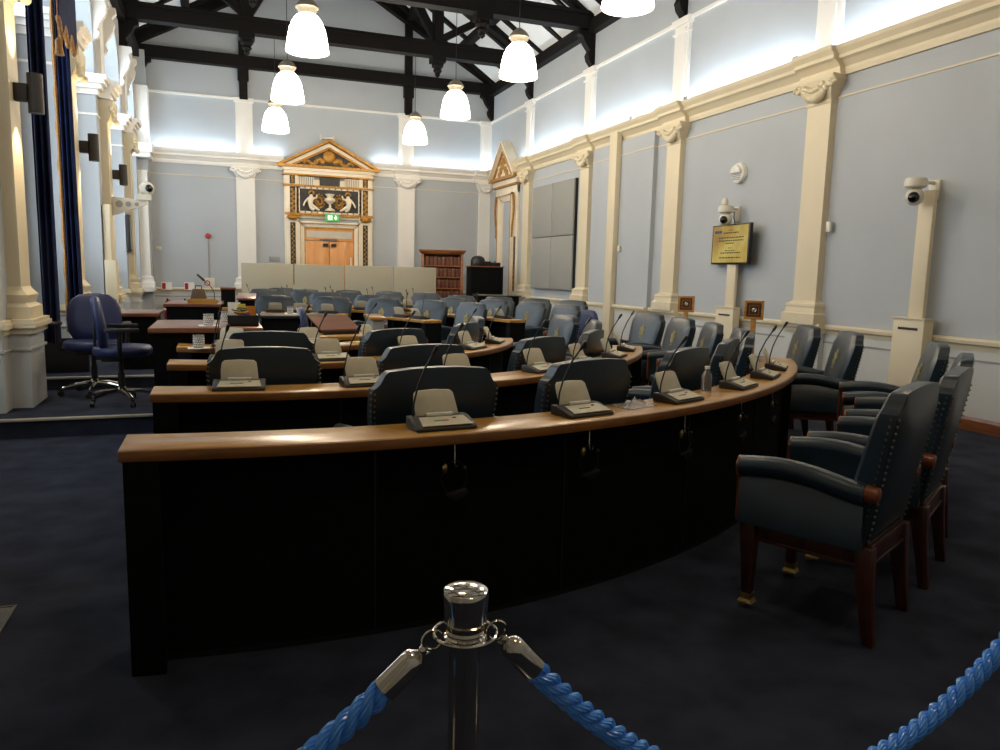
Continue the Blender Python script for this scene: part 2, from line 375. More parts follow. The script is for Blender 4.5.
# trim on piers: pilaster, base, capital, cornice, pedestal
mb = MB(); mc = MB(); mg = MB(); mp = MB(); md = MB()
for p in PIER:
    WL.box(mb, p-0.17, p+0.17, 0, 0.10, 0.9, 3.56)
    def ring(z, g): return [WL.p(p-0.17-g,0,z), WL.p(p-0.17-g,0.10+g,z), WL.p(p+0.17+g,0.10+g,z), WL.p(p+0.17+g,0,z)]
    mb.loft([ring(0.90,0.07), ring(1.0,0.07), ring(1.03,0.03), ring(1.10,0.05), ring(1.14,0.015), ring(1.17,0.0)])
    # cornice on face and both returns (stepped slabs)
    for d, z0, z1 in ((0.04,3.84,3.92),(0.09,3.92,3.99),(0.14,3.99,4.04),(0.18,4.04,4.11)):
        mc.box(XREC, XL+d, p-HW-d, p+HW+d, z0, z1)
    for d, z0, z1 in ((0.17,3.84,3.92),(0.20,3.92,3.99),(0.24,3.99,4.04),(0.28,4.04,4.11)):
        mc.box(XL, XL+d, p-0.30, p+0.30, z0, z1)
    mc.box(XREC, XL+0.015, p-HW-0.015, p+HW+0.015, 3.55, 3.58)
    # upper pilaster strip with small cap and scroll console
    WL.box(mc, p-0.2, p+0.2, 0, 0.06, 4.11, 5.5); WL.box(mc, p-0.26, p+0.26, 0, 0.12, 5.2, 5.3); WL.box(mc, p-0.3, p+0.3, 0, 0.16, 5.3, 5.36)
    for sg in (-1, 1):
        pr = [(0,5.35),(0.22,5.35),(0.23,5.27),(0.17,5.20),(0.20,5.10),(0.17,4.98),(0.10,4.88),(0.06,4.78),(0.09,4.72),(0.06,4.66),(0,4.62)]
        mc.loft([[(XL+d_, p+sg*(HW-0.12), z_) for d_, z_ in pr], [(XL+d_, p+sg*(HW-0.02), z_) for d_, z_ in pr]])
    # gilt capital
    def rg(z, g, d): return [WL.p(p-0.17-g,0,z), WL.p(p-0.17-g,0.10+d,z), WL.p(p+0.17+g,0.10+d,z), WL.p(p+0.17+g,0,z)]
    mg.loft([rg(3.50,-0.01,0.0), rg(3.59,0.02,0.05), rg(3.70,0.05,0.09), rg(3.76,0.07,0.11), rg(3.84,0.07,0.11)])
    for k in range(9):
        t = k/8; mg.ball(WL.p(p+(t-0.5)*0.36, 0.17, 3.74-0.16*sin(pi*t)), 0.05, 6)
    for sg in (-1, 1):
        for k in range(6):
            an = k*1.0; r = 0.05-0.006*k; mg.ball(WL.p(p+sg*0.2+sg*r*cos(an), 0.17, 3.70+r*sin(an)), 0.032, 5)
        mg.ball(WL.p(p+sg*0.12, 0.20, 3.56), 0.045, 6)
    # pedestal and its cap
    WL.box(mp, p-0.275, p+0.275, 0, 0.16, 0.0, 0.80)
    mp.box(XREC, XL+0.012, p-HW-0.012, p+HW+0.012, 0.0, 0.80)
    for d, z0, z1 in ((0.03,0.78,0.83),(0.06,0.83,0.87),(0.045,0.87,0.90)):
        md.box(XREC, XL+d, p-HW-d, p+HW+d, z0, z1); WL.box(md, p-0.275-d, p+0.275+d, 0, 0.16+d, z0, z1)
    for d in (0.02,):
        WL.box(mp, p-0.275-d, p+0.275+d, 0, 0.16+d, 0.64, 0.66); mp.box(XREC, XL+0.03, p-HW-0.03, p+HW+0.03, 0.64, 0.66)
    
struct('trim_12', mb, M['cream'], smooth=0)
struct('trim_13', mc, M['white'])
struct('trim_14', mg, M['cream'])
struct('trim_15', mp, M['dado'], smooth=0)
struct('trim_16', md, M['cream'], smooth=0)
# corner pier trim
mb = MB(); mb.box(XREC, -1.36, YF-0.62, YF, 3.80, 4.0); mb.box(XREC, -1.40, YF-0.58, YF, 3.70, 3.80); mb.box(XREC, -1.42, YF-0.58, YF, 0.78, 0.88); mb.box(XL-0.05, -1.43, YF-0.4, YF-0.02, 4.0, 5.24)
struct('trim_17', mb, M['white'], smooth=0)

# ---- dais steps
XD = -0.48
mb = MB(); mb.box(XREC, XD, 6.71, 17.0, 0.0, 0.15); mb.box(XREC, XD, 8.24, 17.0, 0.15, 0.27)
struct('floor_dais', mb, M['carpet'], smooth=0)
mb = MB(); mb.box(XREC, XD, 6.695, 6.74, 0.135, 0.156); mb.box(XREC, XD, 8.225, 8.27, 0.256, 0.276)
struct('trim_18', mb, M['nosing'], bevel=0.004)

# ---- ceiling and roof timbers
XM, ZR, ZP = 2.49, 8.85, 6.05
mb = MB()
for x0, x1, z0, z1 in ((XREC-0.3, XM, ZP-0.15, ZR), (XM, XR+0.3, ZR, ZP-0.15)):
    mb.add([(x0,YB,z0),(x1,YB,z1),(x1,YF+0.2,z1),(x0,YF+0.2,z0),(x0,YB,z0+0.15),(x1,YB,z1+0.15),(x1,YF+0.2,z1+0.15),(x0,YF+0.2,z0+0.15)],
           [(0,1,2,3),(7,6,5,4),(0,4,5,1),(1,5,6,2),(2,6,7,3),(3,7,4,0)])
struct('ceiling', mb, M['ceiling'], smooth=0)
def bar(mb, p0, p1, w, h):          # rectangular bar, w along y-ish, h in the p0-p1 vertical plane
    p0, p1 = Vector(p0), Vector(p1); t = (p1-p0).normalized()
    s = Vector((0,1,0)) if abs(t.y) < 0.9 else Vector((1,0,0))
    u = t.cross(s).normalized(); s = u.cross(t).normalized()
    vs = [p+a*s*w/2+b*u*h/2 for p in (p0,p1) for a, b in ((-1,-1),(1,-1),(1,1),(-1,1))]
    mb.add(vs, [(0,3,2,1),(4,5,6,7),(0,1,5,4),(1,2,6,5),(2,3,7,6),(3,0,4,7)])
def corbel(mb, x, y, sg, z1=5.88, z0=5.24, w=0.16):
    prof = [(0,z1),(0.34,z1),(0.34,z1-0.07),(0.27,z1-0.10),(0.21,z1-0.22),(0.11,z1-0.34),(0.15,z1-0.42),(0.12,z1-0.52),(0.05,z1-0.60),(0,z0)]
    mb.loft([[(x+sg*d, y-w/2, z) for d, z in prof], [(x+sg*d, y+w/2, z) for d, z in prof]])
def roofz(x): return ZR-(ZR-ZP)*abs(x-XM)/(XR+0.3-XM) if x > XM else ZR-(ZR-ZP)*abs(x-XM)/(XM-XREC+0.3)
TR = [1.2, 4.2, 7.25, 10.3, 13.32, 16.3]
mb = MB()
for y in TR:
    bar(mb, (XL-0.1,y,6.06), (XR,y,6.06), 0.24, 0.30)
    mb.box(XL-0.1, XR, y-0.15, y+0.15, 6.15, 6.21)
    bar(mb, (XR-0.02,y,6.2), (XM,y,ZR-0.32), 0.22, 0.26); bar(mb, (XL-0.1,y,6.2), (XM,y,ZR-0.32), 0.22, 0.26)
    for qx in (0.57, 4.45):
        bar(mb, (qx,y,5.72), (qx,y,roofz(qx)-0.3), 0.22, 0.20)
        # pendant under the tie beam
        mb.box(qx-0.15, qx+0.15, y-0.15, y+0.15, 5.80, 5.92); mb.lathe([(0.11,5.80),(0.13,5.74),(0.08,5.68),(0.10,5.64),(0.05,5.58),(0.06,5.55),(0.01,5.50)], 8, (qx,y,0))
        s = 1 if qx > XM else -1
        bar(mb, (qx,y,6.2), (qx-s*1.1,y,roofz(qx-s*1.1)-0.35), 0.16, 0.16)
        bar(mb, (qx,y,6.25), (qx+s*0.9,y,roofz(qx+s*0.9)-0.3), 0.14, 0.14)
    bar(mb, (0.57,y,7.35), (4.45,y,7.35), 0.2, 0.2)
    bar(mb, (XM,y,7.35), (XM,y,ZR-0.2), 0.2, 0.2)
    corbel(mb, XR, y, -1); corbel(mb, XL, y, 1)
struct('beam_trusses', mb, M['beam'], smooth=0)['kind'] = 'structure'
mb = MB()   # timber on the far gable, wall plates, purlins and rafters
y = YF-0.10
bar(mb, (XL-0.1,y,6.02), (XR,y,6.02), 0.2, 0.26)
for qx in (0.57, 4.45):
    mb.box(qx-0.09, qx+0.09, YF-0.12, YF, 5.2, 5.92); mb.box(qx-0.12, qx+0.12, YF-0.15, YF, 5.62, 5.9); mb.box(qx-0.09, qx+0.09, YF-0.12, YF, 6.1, roofz(qx)-0.1)
corbel(mb, XR, YF-0.12, -1); corbel(mb, XL, YF-0.12, 1)
bar(mb, (XR,y,6.2), (XM,y,ZR-0.3), 0.2, 0.22); bar(mb, (XL-0.1,y,6.2), (XM,y,ZR-0.3), 0.2, 0.22)
mb.box(XR-0.16, XR, YB, YF, 5.84, 6.06); mb.box(XL-0.05, XL+0.12, YB, YF, 5.84, 6.06)
for qx in (0.57, 4.45, 5.6, -0.6): bar(mb, (qx,YB,roofz(qx)-0.12), (qx,YF,roofz(qx)-0.12), 0.16, 0.2)
yy = YB+0.3
while yy < YF:
    for xe in (XR, XL-0.1):
        bar(mb, (xe,yy,roofz(xe)-0.08), (XM,yy,ZR-0.08), 0.13, 0.16)
    yy += 1.0
struct('beam_roof', mb, M['beam'], smooth=0)['kind'] = 'structure'

# ------------------------------------------------------------------ chairs
def make_armchair(label, group):
    t = thing('leather_armchair', label, 'chair', group=group)
    lm, L = M['mahog'], M['leather']
    for sx in (-1, 1):
        mb = MB(); mb.frustum((sx*0.235,0.225,0.06), 0.019, 0.019, (sx*0.240,0.230,0.38), 0.033, 0.033)
        leg = mb.build('leg', lm, t, bevel=0.003)
        mb = MB(); mb.frustum((sx*0.235,0.225,0.026), 0.026, 0.031, (sx*0.235,0.225,0.042), 0.022, 0.024)
        mb.frustum((sx*0.235,0.225,0.042), 0.022, 0.022, (sx*0.235,0.225,0.066), 0.0215, 0.0215)
        mb.lathe([(0.005,-0.012),(0.016,-0.012),(0.018,0),(0.016,0.012),(0.005,0.012)], 10, (sx*0.235,0.24,0.019), 'x')
        mb.build('castor', M['brass'], leg)
        mb = MB(); mb.loft([[(sx*0.225+a*h, yy+b*h, zz) for a, b in ((-1,-1),(1,-1),(1,1),(-1,1))] for yy, zz, h in ((-0.262,0.0,0.021),(-0.245,0.12,0.024),(-0.228,0.24,0.029),(-0.220,0.38,0.031))])
        mb.build('leg', lm, t, bevel=0.003)
    mb = MB()
    for sx in (-1, 1): mb.box(sx*0.235-0.016, sx*0.235+0.016, -0.215, 0.225, 0.305, 0.385); mb.box(sx*0.252-0.006, sx*0.252+0.006, -0.2, 0.2, 0.305, 0.317)
    mb.box(-0.22, 0.22, 0.21, 0.242, 0.305, 0.385); mb.box(-0.215, 0.215, -0.24, -0.208, 0.305, 0.385); mb.box(-0.2, 0.2, -0.247, -0.24, 0.305, 0.317)
    mb.build('frame', lm, t, bevel=0.003)
    # seat cushion (crowned)
    mb = MB(); n = 6; rings = []
    for i in range(n+1):
        y = -0.20+0.465*i/n
        cr = 0.02*sin(pi*min(1, max(0, i/n)))
        drop = 0.02 if i == n else 0
        rings.append([(-0.232,y,0.375),(0.232,y,0.375),(0.232,y,0.44-drop),(0.15,y,0.462+cr-drop),(0,y,0.47+cr-drop),(-0.15,y,0.462+cr-drop),(-0.232,y,0.44-drop)])
    mb.loft(rings); mb.build('seat', L, t, bevel=0.012, smooth=1.2)
    # arms: panel with rolled-over top, gently dipping towards the back
    for sx in (-1, 1):
        mb = MB(); rings = []; m = 10
        for i in range(m+1):
            f = i/m; y = 0.27-0.485*f
            zt = 0.585+0.022*sin(pi*min(1, f*1.15))-0.02*f**2
            r = 0.042
            cen = (sx*0.268, zt+0.03)
            ring = [(sx*0.242,y,0.378), (sx*0.242,y,zt-0.02)]
            for k in range(9):
                a = pi*1.05-k*(pi*1.5)/8
                ring.append((cen[0]+sx*r*cos(a), y, cen[1]+r*sin(a)))
            ring += [(sx*0.285,y,zt-0.02), (sx*0.285,y,0.378)]
            rings.append(ring)
        mb.loft(rings); arm = mb.build('arm', L, t, smooth=1.0)
        mb = MB(); prof = [(0.243,0.38),(0.284,0.38),(0.286,0.56),(0.305,0.60),(0.308,0.625),(0.29,0.652),(0.268,0.657),(0.243,0.648),(0.23,0.62),(0.241,0.58)]
        mb.loft([[(sx*x,0.268,z) for x, z in prof],[(sx*x,0.282,z) for x, z in prof]]); mb.build('arm_facing', M['showwood'], arm, bevel=0.004)
        mb = MB(); mb.lathe([(0.02,-0.265),(0.031,-0.26),(0.034,-0.235),(0.034,-0.21)], 12, (sx*0.268,0,0.60), 'y'); mb.build('arm_end', M['showwood'], arm)
    # backrest with scooped shoulders, raked
    prof = []
    W0, W1, zn, zt = 0.255, 0.215, 0.905, 0.985
    prof = [(-0.245,0.40),(0.245,0.40),(0.262,0.62),(0.285,0.80),(0.287,0.885)]
    prof += [(0.284,0.907),(0.270,0.916),(0.256,0.930),(0.246,0.950),(0.237,0.968),(0.221,0.983)]
    prof += [(0.1,0.993),(0,0.995),(-0.1,0.993),(-0.221,0.983),(-0.237,0.968),(-0.246,0.950),(-0.256,0.930),(-0.270,0.916),(-0.284,0.907),(-0.287,0.885),(-0.285,0.80),(-0.262,0.62)]
    def yr(z): return -0.225-0.095*((z-0.38)/0.61)          # rear face line
    def th(z): return 0.125-0.055*((z-0.38)/0.61)
    mb = MB()
    cx, cz = 0, 0.7
    def lay(fr, ins, dome):
        out = []
        for x, z in prof:
            x2, z2 = x*(1-ins/0.26), cz+(z-cz)*(1-ins/0.30)
            y = yr(z2)+th(z2)*fr
            out.append((x2, y, z2))
        return out
    mb.loft([lay(0.0,0.012,0), lay(0.07,0.0,0), lay(0.85,0.0,0), lay(1.0,0.014,0), lay(1.12,0.06,0), lay(1.18,0.13,0)])
    back = mb.build('backrest', L, t, smooth=0.8)
    # stud rows down the rear edges and across the rear bottom
    mb = MB()
    for sx in (-1, 1):
        for k in range(20):
            z = 0.41+0.48*k/19; xw = 0.245+0.042*min(1, (z-0.40)/0.42)
            mb.ball((sx*(xw-0.008), yr(z)-0.002, z), 0.0058, 3)
            mb.ball((sx*(xw+0.001), yr(z)+0.022, z), 0.0058, 3)
    for k in range(20): mb.ball((-0.225+0.45*k/19, yr(0.395)-0.001, 0.395), 0.005, 3)
    mb.build('studs', M['stud'], back)
    # embroidered emblem: crowned shield flanked by small scrolls
    mb = MB()
    def em(x, z, r, sx=1, sz=1):
        y = yr(z)+th(z)*1.18
        mb.ball((x, y+0.002, z), r*1.25, 5, (sx, 0.2, sz))
    em(0,0.775,0.030,0.7,1.3); em(0,0.735,0.022,0.7,1.2); em(0.0,0.828,0.018,1.1,0.8)
    for sx in (-1, 1): em(sx*0.030,0.79,0.016,0.8,1.8); em(sx*0.028,0.748,0.014,0.9,1.5); em(sx*0.014,0.84,0.008)
    em(0,0.846,0.009); em(0,0.70,0.012,1.6,0.6)
    mb.build('emblem', M['gold_thread'], back)
    return t
G_FRONT = 'armchairs in line facing the front desk'
chair0 = make_armchair('', G_FRONT)
chair_count = [0]
def chair_at(x, y, phi, label, group, sz=1.0):
    """x, y: ground point under the rear top edge of the back; phi: bearing of the back from the centre of the horseshoe."""
    a = rad(phi); ox = x-0.31*sin(a); oy = y+0.31*cos(a)
    if chair_count[0] == 0:
        chair0.location = (ox, oy, 0); chair0.rotation_euler = (0,0,a); chair0['label'] = label; chair0['group'] = group; chair0.scale = (1,1,sz)
        chair_count[0] = 1; return chair0
    return dup(chair0, (ox, oy, 0), a, label, group, (1,1,sz))
front = [(2.51,2.10,27),(3.19,2.46,31),(3.90,2.98,39),(4.44,3.60,47.5)]
lab = ['leather armchair with its row of studs fully in view, first in line behind the rope',
       'leather armchair tucked behind the fully visible one, second in line from the rope',
       'leather armchair third in line from the rope, only its back and arm showing',
       'leather armchair at the far end of the line of four, by the cream duct']
for (x, y, p), l in zip(front, lab): chair_at(x, y, p, l, G_FRONT)
chair_at(4.70,4.60,60,'crested leather armchair at the curved front desk tip, its side arm in full view','armchairs by the wall',0.99)
chair_at(4.90,5.28,64,'crested leather armchair just behind the one at the tip of the front desk','armchairs by the wall',0.99)
G2 = 'armchairs with backs to the front desk'
for i, (x, y, p) in enumerate([(0.85,3.03,7),(1.66,3.19,18.7),(2.52,3.63,31.5),(3.17,4.11,43),(3.72,4.60,53)]):
    chair_at(x, y, p, 'leather armchair with its back against the front desk, %s from the straight-cut end' % ORD[i], G2, 0.985)
G3 = 'armchairs with backs to the second desk row'
for i, (x, y, p) in enumerate([(0.20,4.10,-2.3),(1.09,4.14,14),(2.01,4.56,32.5),(2.67,5.10,48.5),(3.28,6.26,73)]):
    chair_at(x, y, p, 'leather armchair backing onto the second desk row, %s from its cut end' % ORD[i], G3, 0.97)
G4 = 'armchairs with backs to the third desk row'
for i, (x, y, p) in enumerate([(.33+2.0*sin(rad(q)), 7.12-2.0*cos(rad(q)), q) for q in (-1.4,25.2,52,79.5)]):
    chair_at(x, y, p, 'leather armchair backing onto the third desk row, %s from its cut end' % ORD[i], G4, 0.97)
G5 = 'crested armchairs beyond the tip of the second desk row'
jl = ['crested leather armchair half hidden behind the front desk chairs, first past the second desk tip',
      'crested leather armchair below the wall screen, second past the second desk tip',
      'crested leather armchair with one curled arm in view, third past the second desk tip',
      'crested leather armchair fourth past the second desk tip, below the wall pilaster']
for (x, y, p), l in zip([(4.13,5.22,60),(4.37,5.93,68),(4.52,6.67,80),(4.66,7.55,93)], jl): chair_at(x, y, p, l, G5, 0.97)
chair_at(3.40,7.15,90,'crested leather armchair alone above the third desk tip, before a plain blue chair','armchairs in the third row',0.97)
G6 = 'crested armchairs under the grey acoustic panel'
for i, (x, y, p) in enumerate([(.33+4.2*sin(rad(q)), 8.4-4.2*cos(rad(q)), q) for q in (102.5,112.7,122.9,133)]):
    chair_at(x, y, p, 'crested leather armchair in the row before the grey acoustic panel, %s from the blue chair' % ORD[i], G6, 0.985)
G7 = 'armchairs in the outer row near the side wall'
for i, (x, y, p) in enumerate([(.33+5.45*sin(rad(q)), 8.4-5.45*cos(rad(q)), q) for q in (116,123.7,131.4,139.1)]):
    chair_at(x, y, p, 'leather armchair in the outer row nearest the side wall dado, %s along toward the bookcase' % ORD[i], G7, 0.985)
G8 = 'crested armchairs behind the inner far desk'
for i, (x, y, p) in enumerate([(.33+3.08*sin(rad(q)), 8.4-3.08*cos(rad(q)), q) for q in (113,127.6,142.2,157.2,172.4)]):
    chair_at(x, y, p, 'crested leather armchair behind the inner far desk, %s going round toward the lectern' % ORD[i], G8, 0.985)
G9 = 'armchairs in the last rows before the beige screens'
for i, (x, y, p) in enumerate([(3.62,13.83,146),(3.00,14.25,152),(2.30,14.72,160),(1.52,15.02,167),(0.76,14.98,176),(1.70,13.40,163),(2.27,12.13,152.5),(1.12,15.85,175)]):
    chair_at(x, y, p, ['leather armchair in the last curved row beside the end of the beige screens','leather armchair in the last curved row, second from the end of the beige screens',
      'leather armchair in the last curved row, third from the bookcase end','leather armchair in the last curved row, fourth from the bookcase end','leather armchair in the last curved row nearest the lectern',
      'leather armchair one row forward of the beige screens, half hidden by a crested chair','crested leather armchair one row forward of the screens, beside the slanted desk end','leather armchair set alone right against the beige screens'][i], G9, 0.985)

# ------------------------------------------------------------------ desks
O1, O2 = (0.33,7.12), (0.33,8.4)
XE = -0.33
def arc_pts(o, R, p0, p1, n):
    return [(o[0]+R*sin(rad(p0+(p1-p0)*i/n)), o[1]-R*cos(rad(p0+(p1-p0)*i/n))) for i in range(n+1)]
def ring_slab(mb, o, R0, R1, a0, a1, z0, z1, n=40):
    # a0 = (start angle at R0, start angle at R1), a1 likewise
    P0 = arc_pts(o, R0, a0[0], a1[0], n); P1 = arc_pts(o, R1, a0[1], a1[1], n)
    rings = [[(P0[i][0],P0[i][1],z0),(P1[i][0],P1[i][1],z0),(P1[i][0],P1[i][1],z1),(P0[i][0],P0[i][1],z1)] for i in range(n+1)]
    mb.loft(rings)
def cut(R, x=XE): return math.degrees(math.asin((x-0.33)/R))
def curved_desk(label, o, R, near_end, ang1, mirror=False, depth=0.25, zt=0.783, group='curved members desks'):
    """R outer radius; near_end True cuts the first end parallel to the aisle at x=XE."""
    t = thing('curved_desk', label, 'desk', (0,0,0), 0, group)
    Ri = R-depth
    if not mirror: s0, s1 = (cut(Ri) if near_end else ang1[0]), (cut(R) if near_end else ang1[0]); e = ang1[1]
    A0 = lambda r: (cut(r) if near_end else ang1[0])
    A1 = lambda r: ang1[1]
    if mirror:
        A0 = lambda r: ang1[0]
        A1 = lambda r: 180-cut(r)
    mb = MB(); ring_slab(mb, o, Ri, R-0.006, (A0(Ri),A0(R)), (A1(Ri),A1(R)), zt-0.036, zt, 48); mb.build('desktop', M['desk_top'], t, bevel=0.004)
    mb = MB(); ring_slab(mb, o, R-0.012, R, (A0(R),A0(R)), (A1(R),A1(R)), zt-0.040, zt-0.003, 48); mb.build('edge_band', M['desk_edge'], t, bevel=0.003)
    rp = R-0.09
    da = math.degrees(0.035/R)
    mb = MB(); ring_slab(mb, o, rp-0.03, rp, (A0(rp)+da, A0(rp)+da), (A1(rp)-da, A1(rp)-da), 0.03, zt-0.038, 48); pan = mb.build('modesty_panel', M['black_panel'], t)
    mb = MB(); ring_slab(mb, o, rp-0.045, rp-0.012, (A0(rp)+da, A0(rp)+da), (A1(rp)-da, A1(rp)-da), 0.0, 0.03, 48); mb.build('plinth', M['black'], t)
    # vertical joint strips on the panel
    mb = MB(); nj = max(2, int(R*rad(A1(R)-A0(R))/0.75))
    for k in range(1, nj):
        a = rad(A0(R)+(A1(R)-A0(R))*k/nj); c = Vector((o[0]+(rp+0.002)*sin(a), o[1]-(rp+0.002)*cos(a), 0))
        mb.box(-0.004,0.004,-0.004,0.004,0.04,zt-0.05, Matrix.Translation(c) @ Matrix.Rotation(a,4,'Z'))
    mb.build('joint_strip', M['black'], pan)
    for side in (0, 1):
        w = 0.11
        mb = MB()
        r0, r1 = Ri+0.02, R-0.002
        f = A0 if side == 0 else A1; sg = 1 if side == 0 else -1
        o1 = math.degrees(0.012/R)*sg; o2 = math.degrees((0.012+w)/R)*sg
        a, b = sorted((f(r0)+o1, f(r0)+o2)); c, d = sorted((f(r1)+o1, f(r1)+o2))
        ring_slab(mb, o, r0, r1, (a,c), (b,d), 0.0, zt-0.037, 6)
        mb.build('end_panel', M['black_panel'], t, bevel=0.003)
    return t
curved_desk('front curved desk with a broad wooden top and a long black panel, nearest the rope', O1, 4.53, True, (0,56))
curved_desk('second curved desk row, one behind the front desk', O1, 3.40, True, (0,64))
curved_desk('third curved desk row, small rounded tip with a microphone unit on it', O1, 2.28, True, (0,74))
curved_desk('innermost short curved desk row in front of the clerks table', O1, 1.30, True, (0,66))
curved_desk('outer far curved desk before the last chairs and beige screens', O2, 4.52, False, (128,0), True)
curved_desk('middle far curved desk on the other side of the horseshoe', O2, 3.40, False, (100,0), True)
curved_desk('inner far curved desk behind the clerks table', O2, 2.28, False, (146,176))
curved_desk('short curved desk piece on the far side, beyond the slanted desk end', O2, 2.28, False, (104,126))
# slanted small desk end in the far aisle
def slab_desk(name, label, cat, x, y, rz, w, d, z, top, panel=None, th=0.04, over=0.03, group=None, zb=0.0):
    t = thing(name, label, cat, (x,y,zb), rz, group)
    z -= zb
    mb = MB(); mb.box(-w/2,w/2,-d/2,d/2,z-th,z); mb.build('tabletop', top, t, bevel=0.006)
    mb = MB(); mb.box(-w/2+over,w/2-over,-d/2+over,-d/2+over+0.03,0,z-th); mb.build('front_panel', panel or M['black_panel'], t)
    mb = MB(); mb.box(-w/2+over,w/2-over,d/2-over-0.03,d/2-over,0,z-th); mb.build('back_panel', panel or M['black_panel'], t)
    for sx in (-1, 1):
        mb = MB(); mb.box(*sorted((sx*(w/2-over),sx*(w/2-over-0.03))),-d/2+over+0.03,d/2-over-0.03,0,z-th); mb.build('end_panel', panel or M['black_panel'], t)
    return t
slab_desk('aisle_desk','slanted wooden desk end standing in the far aisle, grey side panel','desk',1.88,9.88,rad(-3),0.20,0.78,0.783,M['desk_top'],M['acoustic'])
# clerks' tables
slab_desk('clerk_table','tall dark table with a brown wooden top beside the blue swivel chairs','table',-0.12,6.75,rad(0),0.84,0.95,0.90,M['clerk_top'])
slab_desk('clerk_table','tall table with a brown top further back, carrying the brown case and wooden tray','table',-0.34,10.75,rad(-2),0.68,1.0,0.90,M['clerk_top'])
slab_desk('side_table','low brown topped side table on the dais behind the blue swivel chairs','table',-0.85,9.1,0,0.42,0.75,0.87,M['clerk_top'],zb=0.27)
slab_desk('centre_table','central clerks table with an orange wood top and a tilted reading board','table',0.98,7.05,rad(6),0.60,0.50,0.783,M['desk_top'])
slab_desk('dark_table','black topped table carrying two water glasses beside the lectern','table',0.90,9.75,0,0.95,0.5,0.80,M['black'])
# lectern: tall narrow body, sloped wooden top
t = thing('lectern','black lectern with a sloping pale wooden top between the tables','lectern',(0.28,9.75,0),rad(-3))
mb = MB(); mb.box(-0.09,0.09,-0.3,0.3,0,0.985); mb.build('body', M['black_panel'], t, bevel=0.004)
mb = MB(); mb.loft([[(-0.11,-0.33,0.985),(0.11,-0.33,0.985),(0.11,-0.33,1.01),(-0.11,-0.33,1.01)],[(-0.11,0.33,1.02),(0.11,0.33,1.02),(0.11,0.33,1.05),(-0.11,0.33,1.05)]]); mb.build('sloped_top', M['clerk_top'], t, bevel=0.004)
t = thing('storage_cabinet','tall black cabinet with a wooden top rail beside the lectern','cabinet',(0.08,12.1,0))
mb = MB(); mb.box(-0.1,0.1,-0.25,0.25,0,1.04); mb.build('body', M['black_panel'], t, bevel=0.004)
mb = MB(); mb.box(-0.11,0.11,-0.26,0.26,1.04,1.07); mb.build('top', M['clerk_top'], t, bevel=0.003)

# ------------------------------------------------------------------ microphone units
def make_mic():
    t = thing('microphone_unit', '', 'microphone unit', group=''); t.scale = (0.89,0.92,0.92)
    # tray: user side is -Y
    mb = MB(); prof = [(-0.075,0.0),(0.075,0.0),(0.075,0.045),(0.03,0.045),(-0.06,0.02),(-0.075,0.014)]
    mb.loft([[(-0.138,y,z) for y, z in prof],[(0.138,y,z) for y, z in prof]]); mb.build('tray', M['mic_grey'], t, bevel=0.006)
    mb = MB(); mb.loft([[(-0.112,-0.068,0.0205),(0.118,-0.068,0.0205),(0.106,0.014,0.0415),(-0.100,0.014,0.0415)],[(-0.112,-0.070,0.0235),(0.118,-0.070,0.0235),(0.106,0.012,0.0445),(-0.100,0.012,0.0445)]])
    card = mb.build('keypad_card', M['mic_pale'], t)
    mb = MB()
    for k in range(3): mb.box(-0.045+k*0.011,-0.036+k*0.011,-0.03,-0.022,0.0335,0.0365)
    mb.build('green_print', M['green'], card)
    mb = MB()
    for k in range(3): mb.box(-0.010+k*0.011,-0.001+k*0.011,-0.03,-0.022,0.0335,0.0365)
    mb.build('red_print', M['red'], card)
    mb = MB(); mb.box(0.048,0.062,-0.012,-0.004,0.039,0.0425); mb.build('button', M['black'], card)
    # raised panel, leaning back, with rounded upper corners
    prof = [(-0.100,0.042),(0.100,0.042),(0.093,0.10),(0.088,0.132),(0.074,0.143),(0,0.147),(-0.082,0.143),(-0.096,0.132),(-0.101,0.10)]
    f = lambda p, k: (p[0], 0.045+0.45*(p[1]-0.042)+k*0.012, p[1])
    mb = MB(); mb.prism(prof, f); mb.build('raised_panel', M['mic_pale'], t, bevel=0.003)
    mb = MB(); mb.box(-0.062,0.062,0.018,0.036,0.045,0.058); mb.build('name_strip', M['paper'], t, bevel=0.002)
    mb = MB(); pts = [(-0.115,0.045,0.045),(-0.112,0.043,0.10),(-0.10,0.03,0.17),(-0.08,0.0,0.25),(-0.06,-0.03,0.305)]
    sm = []
    for i in range(len(pts)-1):
        for k in range(4): sm.append(Vector(pts[i]).lerp(Vector(pts[i+1]), k/4))
    sm.append(Vector(pts[-1])); mb.tube(sm, 0.0042, 6); g = mb.build('gooseneck', M['black'], t)
    mb = MB(); d = (Vector(pts[-1])-Vector(pts[-2])).normalized(); e = Vector(pts[-1])
    mb.tube([e, e+d*0.012, e+d*0.02, e+d*0.045, e+d*0.052], [0.005,0.007,0.0095,0.0095,0.005], 8); mb.build('microphone_head', M['black'], g)
    return t
mic0 = make_mic(); mic_used = [0]
def mic_at(o, R, phi, label, group, z=0.784, flip=False, turn=0):
    a = rad(phi); x = o[0]+R*sin(a); y = o[1]-R*cos(a); rz = a+rad(turn)
    if not mic_used[0]:
        mic0.location = (x,y,z); mic0.rotation_euler = (0,0,rz); mic0['label'] = label; mic0['group'] = group; mic_used[0] = 1; return mic0
    return dup(mic0, (x,y,z), rz, label, group)
for i, p in enumerate([5.9,14.7,23.4,32.2,39.4,46.0]):
    mic_at(O1, 4.40, p, 'grey desk microphone unit on the front desk, %s from its cut end' % ORD[i], 'microphone units on the front desk')
for i, p in enumerate([-4.6,6.3,16.5,27.6,36.5,46.7,56.5]):
    mic_at(O1, 3.27, p, 'grey desk microphone unit on the second desk row, %s from its cut end' % ORD[i], 'microphone units on the second desk row')
